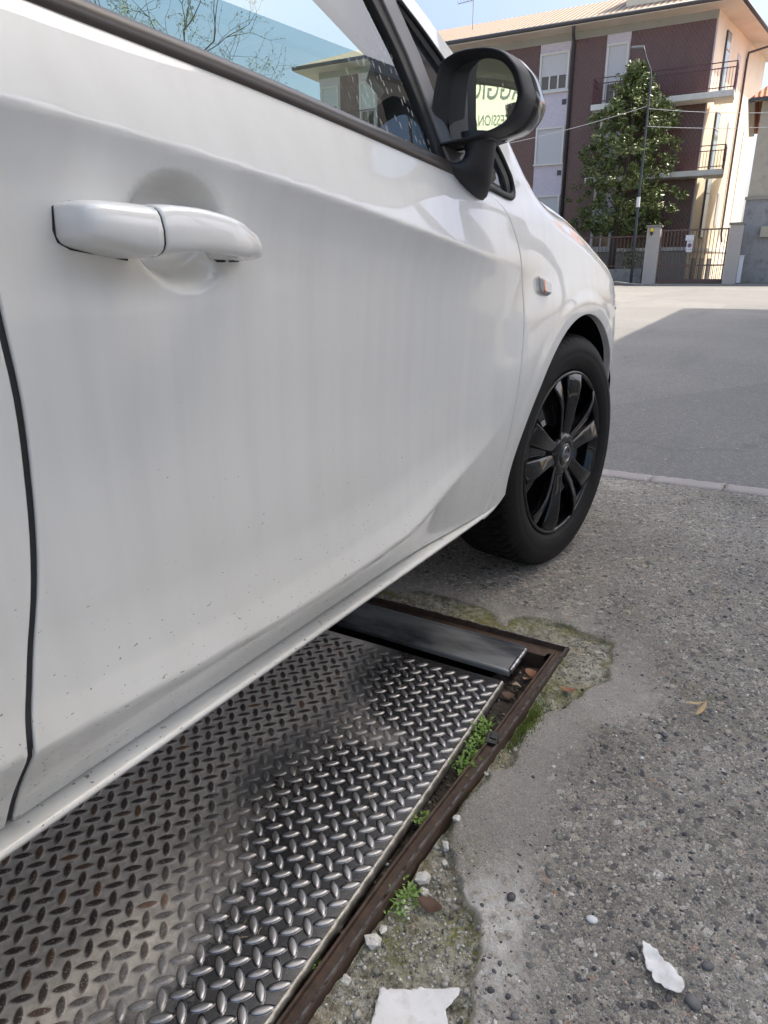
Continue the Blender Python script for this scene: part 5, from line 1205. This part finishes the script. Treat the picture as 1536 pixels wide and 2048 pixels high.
MB().loft([[(r * math.cos(k * math.pi / 5), r * math.sin(k * math.pi / 5), z) for k in range(10)] for z, r in ((-.16, .03), (-.12, .035), (-.025, .06), (-.02, .06))], cap=True).build('base', RUBBER, o, smooth=True)
g_ = local_empty('sliding_gate', (.24, fy - .05, 0)); tag(g_, 'brown metal bar gate between the two rendered piers', 'gate')
m = MB()
for z, h in ((.16, .14), (.80, .06), (2.25, .06)): m.box((0, 0, z), (2.70, .06, h))
m.box((-1.32, 0, 1.2), (.06, .06, 2.15)); m.box((1.32, 0, 1.2), (.06, .06, 2.15)); m.build('gate_frame', GATEM, g_)
m = MB()
for k in np.linspace(-1.22, 1.22, 18): m.box((k, 0, 1.2), (.028, .028, 2.1))
for k in np.linspace(-1.15, 1.15, 17): m.box((k, 0, .48), (.022, .022, .6))
m.build('bars', GATEM, g_)
def text(body, size, loc, rot, mat, name, parent=None, ext=.001, align='CENTER'):
    cu = bpy.data.curves.new('txt', 'FONT'); cu.body = body; cu.size = size; cu.align_x = align; cu.extrude = ext; cu.resolution_u = 3
    t = bpy.data.objects.new('txt', cu); COL.objects.link(t); dg = bpy.context.evaluated_depsgraph_get(); me = bpy.data.meshes.new_from_object(t.evaluated_get(dg)); bpy.data.objects.remove(t)
    o = link(name, me, mat, parent); o.location = loc; o.rotation_euler = rot; return o
INK = simple('dark_ink', (.06, .07, .07), .6); SIGNW = simple('white_sign', (.70, .70, .69), .5)
s_ = local_empty('gate_sign', (.075, fy - .10, 0)); tag(s_, 'no parking plate under a blank white panel fixed to the gate bars', 'sign')
MB().box((0, 0, 1.93), (.33, .012, .22)).build('upper_panel', SIGNW, s_); MB().box((.03, 0, 1.58), (.24, .012, .46)).build('lower_panel', SIGNW, s_)
MB().loft([[(.03 + r * math.cos(k * math.pi / 14), -.008, 1.62 + r * math.sin(k * math.pi / 14)) for k in range(28)] for r in (.088, .068)]).build('red_ring', simple('sign_red', (.35, .10, .12), .5), s_)
MB().add([(.03 + .068 * math.cos(k * math.pi / 14), -.0075, 1.62 + .068 * math.sin(k * math.pi / 14)) for k in range(28)], [tuple(range(28))]).build('blue_disc', simple('sign_blue', (.10, .12, .30), .5), s_)
m = MB().box((.03, -.009, 1.62), (.15, .004, .022), Matrix.Rotation(R(45), 4, 'Y')); m.build('slash', bpy.data.materials['sign_red'], s_)
text('PASSO', .05, (.03, -.008, 1.745), (R(90), 0, 0), INK, 'lettering', s_); text('CARRABILE', .04, (.03, -.008, 1.44), (R(90), 0, 0), INK, 'lettering', s_)
# garden wall with fence
w_ = local_empty('garden_wall', (0, fy, 0)); tag(w_, 'low stained concrete wall carrying the brown railing fence', 'wall')
MB().box((-8.6, 0, .38), (13.7, .30, .60)).build('wall', plaster('stained_concrete', (.27, .26, .24), .5, .8, (.10, .10, .09)), w_)
fe = local_empty('railing_fence', (0, fy, 0)); tag(fe, 'brown railing fence on the low wall under the magnolia', 'fence'); m = MB()
for z in (.80, 2.05): m.box((-8.6, 0, z), (13.7, .05, .05))
for k in np.arange(1.85, 15.4, .16): m.box((-k, 0, 1.40), (.022, .022, 1.30))
m.build('rails', GATEM, fe)
# lamp
lp = local_empty('street_lamp', (-2.08, fy - .75, 0)); tag(lp, 'tall thin dark street lamp standing in front of the fence', 'street lamp'); LM = simple('lamp_paint', (.05, .06, .07), .5)
m = MB(); m.tube([(0, 0, 0), (-.04, 0, 2.4), (-.08, 0, 8.0), (-.14, 0, 8.35), (-.34, 0, 8.75), (-.45, 0, 9.05), (-.50, 0, 9.2)], [.065, .058, .040, .035, .032, .028, .025], 10); m.build('pole', LM, lp, smooth=True)
m = MB(); m.box((-.72, 0, 9.20), (.50, .24, .07), Matrix.Rotation(R(4), 4, 'Y')); m.build('lantern', simple('lantern_grey', (.25, .26, .27), .4), lp, bevel=.02)
m = MB(); m.tube([(-.055, 0, 3.2), (-.06, 0, 3.6)], .08, 10); m.build('band', SIGNW, lp)
# utility box
m = MB(); m.box((0, 0, .55), (.17, .34, 1.06)); m.box((0, 0, 1.10), (.20, .38, .05)); o = lmesh(m, 'utility_box', simple('utility_box', (.60, .61, .62), .5), (2.22, fy - .05, .05), bevel=.01); tag(o, 'narrow white utility box standing beside the right gate pier', 'utility box')
# ------------------------------------------------------------------ old house on the right
OH = local_empty('old_house', (2.06, -3.3, 0)); tag(OH, 'weathered old house with grey cement base and orange tile roof', 'house')
m = MB(); m.add([(0, 0, 3.4), (9, 0, 3.4), (9, 8, 3.4), (0, 8, 3.4), (0, 0, 7.1), (9, 0, 7.1), (9, 8, 7.1), (0, 8, 7.1)], [(0, 1, 5, 4), (1, 2, 6, 5), (2, 3, 7, 6), (3, 0, 4, 7), (4, 5, 6, 7)]); m.build('upper_wall', plaster('old_tan_plaster', (.50, .44, .34), .6, .45, (.25, .23, .2)), OH)
m = MB(); m.box((4.46, 3.96, 1.70), (9.0, 8.0, 3.4)); m.build('cement_base', plaster('old_grey_cement', (.33, .32, .31), .9, .6, (.11, .11, .11)), OH)
MB().box((4.46, -.07, 3.46), (9.1, .06, .12)).build('ledge', plaster('ledge', (.36, .32, .26), .5), OH)
def m_orange():
    a = M('orange_pantile'); w = a.n('TexWave', i_Vector=a.obj(), i_Scale=1.6, bands_direction='X'); b = a.n('TexWave', i_Vector=a.obj(), i_Scale=1.3, bands_direction='Y', wave_profile='SAW')
    c = a.mix(a.noise(8, 3), (.42, .12, .05), (.62, .24, .12)); c = a.mix(a.ramp(b.outputs[0], [(.0, 0), (.85, 0), (.95, 1)]), c, (.12, .04, .03)); c = a.mix(a.ramp(w.outputs[0], [(0, .8), (.3, 0)]), c, (.13, .05, .03)); return a.bsdf(c, .8, 0, a.bump(w.outputs[0], .8, .08))
m = MB(); m.add([(-.45, -.55, 7.15), (9.4, -.55, 7.15), (9.4, 4, 9.9), (2.3, 4, 9.9), (-.45, 8.5, 7.15), (9.4, 8.5, 7.15)], [(0, 1, 2, 3), (4, 5, 2, 3), (0, 3, 4)]); m.build('roof', m_orange(), OH)
m = MB(); m.box((4.5, -.45, 7.08), (9.9, .25, .10)); m.box((-.4, 4, 7.08), (.25, 9, .10)); m.build('eaves', GUT, OH)
m = MB(); m.box((.95, -.12, 2.12), (.50, .16, .42)); m.build('meter_box', simple('meter_box', (.45, .40, .30), .6), OH, bevel=.01)
m = MB(); m.box((1.9, -.06, 1.1), (.9, .06, 2.2)); m.build('door', DPIPE, OH)
# wires
def wire(a_, b_, sag, label):
    pts = [Vector(a_).lerp(Vector(b_), t) + Vector((0, 0, -4 * sag * t * (1 - t))) for t in np.linspace(0, 1, 16)]; m = MB(); m.tube(pts, .012, 5); o = lmesh(m, 'overhead_wire', simple('wire_grey', (.45, .45, .45), .6)); tag(o, label, 'wire')
wire((-12.5, fy - .75, 5.9), (-2.15, fy - .75, 7.05), .25, 'overhead wire rising from the left to the lamp pole'); wire((-2.15, fy - .75, 6.95), (9, fy - .3, 6.4), .35, 'upper overhead wire between the lamp pole and the old house'); wire((-2.15, fy - .75, 6.30), (9, fy - .3, 6.0), .30, 'lower overhead wire between the lamp pole and the old house')
# ------------------------------------------------------------------ trees and bushes
BARK = simple('bark', (.09, .07, .055), .9, bump=.6, bscale=30, bdist=.02)
def m_leaf(name, c1, c2, rough=.38, trans=.0):
    a = M(name); f = a.noise(3.0, 3); c = a.mix(a.ramp(f, [(.3, 0), (.7, 1)]), c1, c2); rnd = a.n('NewGeometry').outputs['Random Per Island']; c = a.mix(a.ramp(rnd, [(.0, .45), (.5, 0)]), c, tuple(x * .5 for x in c1)); c = a.mix(a.ramp(rnd, [(.82, 0), (1, .8)]), c, tuple(min(1, x * 1.5) for x in c2)); return a.bsdf(c, rough, 0)
def leafcloud(name, centers, sizes, L_, W_, mat, parent, seed):
    g = np.random.default_rng(seed); n = len(centers)
    d = g.normal(size=(n, 3)); d[:, 2] *= .7; d /= np.linalg.norm(d, axis=1, keepdims=True); s_ = g.normal(size=(n, 3)); s_ -= d * (s_ * d).sum(1, keepdims=True); s_ /= np.linalg.norm(s_, axis=1, keepdims=True); nn = np.cross(d, s_)
    L2 = L_ * sizes[:, None]; W2 = W_ * sizes[:, None]; c = centers
    V = np.stack([c - d * L2, c - d * L2 * .1 + s_ * W2 + nn * W2 * .25, c + d * L2, c - d * L2 * .1 - s_ * W2 + nn * W2 * .25], 1).reshape(-1, 3)
    F = np.arange(n * 4).reshape(n, 4); return mesh_fast(name, V, F, mat, None, False, parent)
mg = local_empty('magnolia_tree', (-3.25, -2.2, 0)); tag(mg, 'dense glossy evergreen magnolia behind the railing fence', 'tree')
g = np.random.default_rng(12); m = MB(); m.tube([(-.25, 0, 0), (-.2, 0, 1.5), (-.05, 0, 3.5), (.1, 0, 6), (.1, 0, 8.6)], [.20, .17, .14, .09, .03], 8)
for k in range(26):
    z = g.uniform(2.2, 8); a_ = g.uniform(0, 6.28); L_ = (2.1 if z < 5.5 else 1.5 if z < 7.5 else .8) * g.uniform(.6, 1); m.tube([(0, 0, z), (L_ * .5 * math.cos(a_), L_ * .5 * math.sin(a_), z + .25), (L_ * math.cos(a_), L_ * math.sin(a_), z + .7)], [.05, .03, .012], 5)
m.build('trunk', BARK, mg, smooth=True)
rp = interp([(2.3, 1.1), (2.8, 2.0), (3.6, 2.45), (5, 2.4), (6.2, 2.15), (7.3, 1.75), (7.9, 1.15), (8.5, .75), (9.2, .3)])
cl = []; 
while len(cl) < 520:
    z = g.uniform(2.35, 9.1); a_ = g.uniform(0, 6.28); r_ = float(rp(z)) * math.sqrt(g.uniform(.12, 1)) * (1 + .42 * math.sin(3 * a_ + 2.1 * z) * math.sin(1.7 * z + a_)); cl.append((r_ * math.cos(a_) + (.12 if z > 7 else 0) + (.35 if 6.5 < z < 7.9 and math.cos(a_) > .3 else 0), r_ * math.sin(a_), z, g.uniform(.16, .40)))
C_ = []
for x, y, z, rr in cl:
    nb = int(58 * rr / .3 * g.uniform(.2, 1.25)); v = g.normal(size=(nb, 3)); v /= np.linalg.norm(v, axis=1, keepdims=True); C_.append(np.array([x, y, z]) + v * rr * g.uniform(.35, 1.0, (nb, 1)) * [1, 1, .8])
C_ = np.concatenate(C_); leafcloud('crown', C_, g.uniform(.7, 1.25, len(C_)), .105, .040, m_leaf('magnolia_leaf', (.06, .095, .03), (.18, .21, .065), .32), mg, 3)
for i, (u, off, h, lab) in enumerate([(2.45, -3.2, 1.9, 'thin light green shrub beside the lamp pole behind the fence'), (6.4, -2.8, 2.2, 'dark bushy shrub behind the fence near the parked car')]):
    b = local_empty('shrub', (-u, off, 0)); tag(b, lab, 'shrub'); c_ = g.normal(size=(900, 3)) * [.22 + .3 * i, .22, .42] + [0, 0, h * .55]; c_ = c_[c_[:, 2] > .1]; leafcloud('foliage', c_, g.uniform(.5, 1, len(c_)), .07, .03, m_leaf('shrub_leaf%d' % i, (.05, .08, .03), (.11, .17, .05), .5), b, i); m = MB(); m.tube([(0, 0, 0), (0, 0, h * .6)], .03, 5); m.build('stem', BARK, b)
# leafing tree seen through the car window
tr_ = empty('spring_tree', (-28.0, 22.0, 0)); tag(tr_, 'budding tree with fine bare branches seen through the car window', 'tree'); rnd = random.Random(4); tips = []; m = MB()
def branch(p, d, L_, r_, lev):
    pts = [p]; dd = d.copy()
    for k in range(4): dd = (dd + Vector((rnd.gauss(0, .13), rnd.gauss(0, .13), rnd.gauss(0.03, .10)))).normalized(); pts.append(pts[-1] + dd * L_ / 4)
    m.tube(pts, [r_ * (1 - .12 * k) for k in range(5)], 6 if lev < 2 else 3, False)
    if lev >= 7: tips.extend(pts[1:]); return
    n_ = 3 if lev < 4 else rnd.choice((2, 2, 3))
    for k in range(n_):
        a_ = R(rnd.uniform(22, 52)); ax = dd.cross(Vector((rnd.gauss(0, 1), rnd.gauss(0, 1), rnd.gauss(0, 1)))).normalized(); nd = Matrix.Rotation(a_, 3, ax) @ dd; nd.z -= .10 if lev > 2 else 0; branch(pts[-1 if k < 2 else rnd.choice((2, 3))], nd.normalized(), L_ * rnd.uniform(.68, .86), r_ * .60, lev + 1)
branch(Vector((0, 0, 0)), Vector((0, 0, 1)), 4.2, .26, 0)
m.build('branches', simple('twig_bark', (.05, .045, .035), .9), tr_)
T_ = np.array([t[:] for t in tips]); T_ = np.repeat(T_, 2, 0); leafcloud('young_leaves', T_ + rng.normal(0, .07, T_.shape), rng.uniform(.5, 1.2, len(T_)), .055, .025, m_leaf('young_leaf', (.10, .14, .05), (.20, .24, .08), .6), tr_, 8)
# ------------------------------------------------------------------ car parked across the road
dc = local_empty('dark_car', (-5.35, fy - 2.55, 0)); tag(dc, 'dark car parked across the road, only its tail lamp in view', 'car')
DPAINT = simple('dark_car_paint', (.015, .015, .017), .25, coat=1, var=.02); RED = simple('tail_red', (.45, .02, .02), .2)
sec = [(-2.05, .78, .45, .80), (-1.9, .83, .35, .98), (-1.2, .86, .28, 1.02), (0, .87, .25, .98), (1.2, .87, .25, .96), (1.95, .85, .3, .95), (2.15, .80, .38, .88), (2.22, .74, .48, .80)]
m = MB(); m.loft([[(x, w * c, z0 + (z1 - z0) * (.5 + .5 * s2)) for c, s2 in ((-1, -.3), (-.9, -1), (.9, -1), (1, -.3), (1, .4), (.82, 1), (-.82, 1), (-1, .4))] for x, w, z0, z1 in sec], cap=True); m.build('body', DPAINT, dc, smooth=True, bevel=.02)
m = MB(); m.loft([[(x, w * c, z) for c, z in ((-1, .93), (1, .93), (.82, zt), (-.82, zt))] for x, w, zt in ((-1.2, .78, .97), (-.5, .76, 1.38), (.6, .76, 1.47), (1.5, .75, 1.38), (2.1, .72, 1.0))], cap=True); m.build('cabin', GLASSD, dc, smooth=True, bevel=.02)
for x in (-1.35, 1.30):
    for y in (-.80, .80): m = MB(); m.loft([[(x + r * math.cos(k * math.pi / 12), y + yy, .31 + r * math.sin(k * math.pi / 12)) for k in range(24)] for yy, r in ((-.09, .2), (-.09, .3), (.09, .3), (.09, .2))], cap=True); m.build('wheel', TYRE, dc, smooth=True)
for y in (-.70, .70): o = MB().box((2.13, y, .86), (.16, .22, .15)).build('tail_lamp', RED, dc, bevel=.02); MB().box((2.19, y, .93), (.06, .18, .05)).build('clear_lens', CHROME, o, bevel=.01); MB().box((2.19, y, .79), (.06, .16, .045)).build('clear_lens', CHROME, o, bevel=.01)
# ------------------------------------------------------------------ near right, unseen: canopy shaped to cast shade yet let fill light in
NB_ = empty('shade_canopy'); NB_.matrix_world = Matrix.Rotation(R(4), 4, 'Z') @ Matrix.Translation((2.55, 0, 0)); tag(NB_, 'unseen high flat canopy on round posts, shaped to cast shade and let fill light in', 'canopy')
NY0, NY1, EZ = -14.0, 18.2, 7.35
CANW = simple('canopy_paint', (.62, .62, .60), .6)
m = MB(); m.box((2.7, (NY0 + NY1) / 2, EZ + .15), (5.32, NY1 - NY0 - .1, .3)); m.build('roof_slab', CANW, NB_)
m = MB()
for k in (NY0, NY1): m.box((2.7, k, EZ + .15), (5.5, .08, .4))
for k in (-.0, 5.4): m.box((k, (NY0 + NY1) / 2, EZ + .15), (.08, NY1 - NY0, .4))
m.build('fascia', simple('canopy_fascia', (.30, .32, .34), .5), NB_)
for y in (-11, -2.5, 6, 14.5): m = MB(); m.tube([(2.9, y, -.02), (2.9, y, EZ)], .14, 16); m.build('post', CANW, NB_, smooth=True)
NC = empty('service_building'); NC.matrix_world = Matrix.Rotation(R(4), 4, 'Z') @ Matrix.Translation((12.0, 0, 0)); tag(NC, 'pale low service building behind the canopy on the near right', 'building')
m = MB(); m.box((4, 2, 2.3), (8, 30, 4.6)); m.build('wall', plaster('near_wall_render', (.68, .66, .62), .3, .2), NC)
m = MB(); m.box((4, 2, 4.7), (8.6, 30.6, .2)); m.build('roof', GUT, NC)
for y in np.arange(-11, 16, 4.2): o = MB().box((-.02, y, 2.0), (.06, 1.6, 1.3)).build('window', WFRAME, NC); MB().box((-.06, y, 2.0), (.03, 1.45, 1.15)).build('pane', SKYG, o)
# ------------------------------------------------------------------ car wash building on the left, seen only in the wing mirror
LB = empty('car_wash_building', (-9.5, -6, 0)); tag(LB, 'ochre building with a big cream lettered sign, seen in the wing mirror', 'building')
MB().box((-2, 0, 4.5), (4, 16, 9)).build('wall', plaster('ochre_plaster', (.40, .30, .20), .3, .2), LB)
MB().box((.06, 0, 3.35), (.12, 16, .35)).build('canopy', simple('grey_canopy', (.30, .32, .30), .6), LB)
for y in np.arange(-6.5, 7, 2.6): o = MB().box((.03, y, 5.4), (.06, 1.0, 1.5)).build('window', WFRAME, LB); MB().box((.07, y, 5.4), (.03, .85, 1.35)).build('shutter', SHUT, o)
SG = empty('lettered_sign', (-9.30, -7.75, .62)); tag(SG, 'cream sign board with dark capitals, seen mirrored in the wing mirror', 'sign')
MB().box((0, 0, 1.65), (.05, 5.2, 2.5)).build('board', simple('cream_board', (.78, .78, .66), .6), SG)
LET = simple('letter_grey', (.16, .18, .18), .6)
text('LAVAGGIO', .80, (.03, 0, 2.10), (R(90), 0, R(90)), LET, 'lettering', SG, .004); text('SERVICE PROFESSIONALE', .37, (.03, 0, 1.45), (R(90), 0, R(90)), LET, 'lettering', SG, .004); text('TUTTI I GIORNI', .46, (.03, 0, .75), (R(90), 0, R(90)), LET, 'lettering', SG, .004)
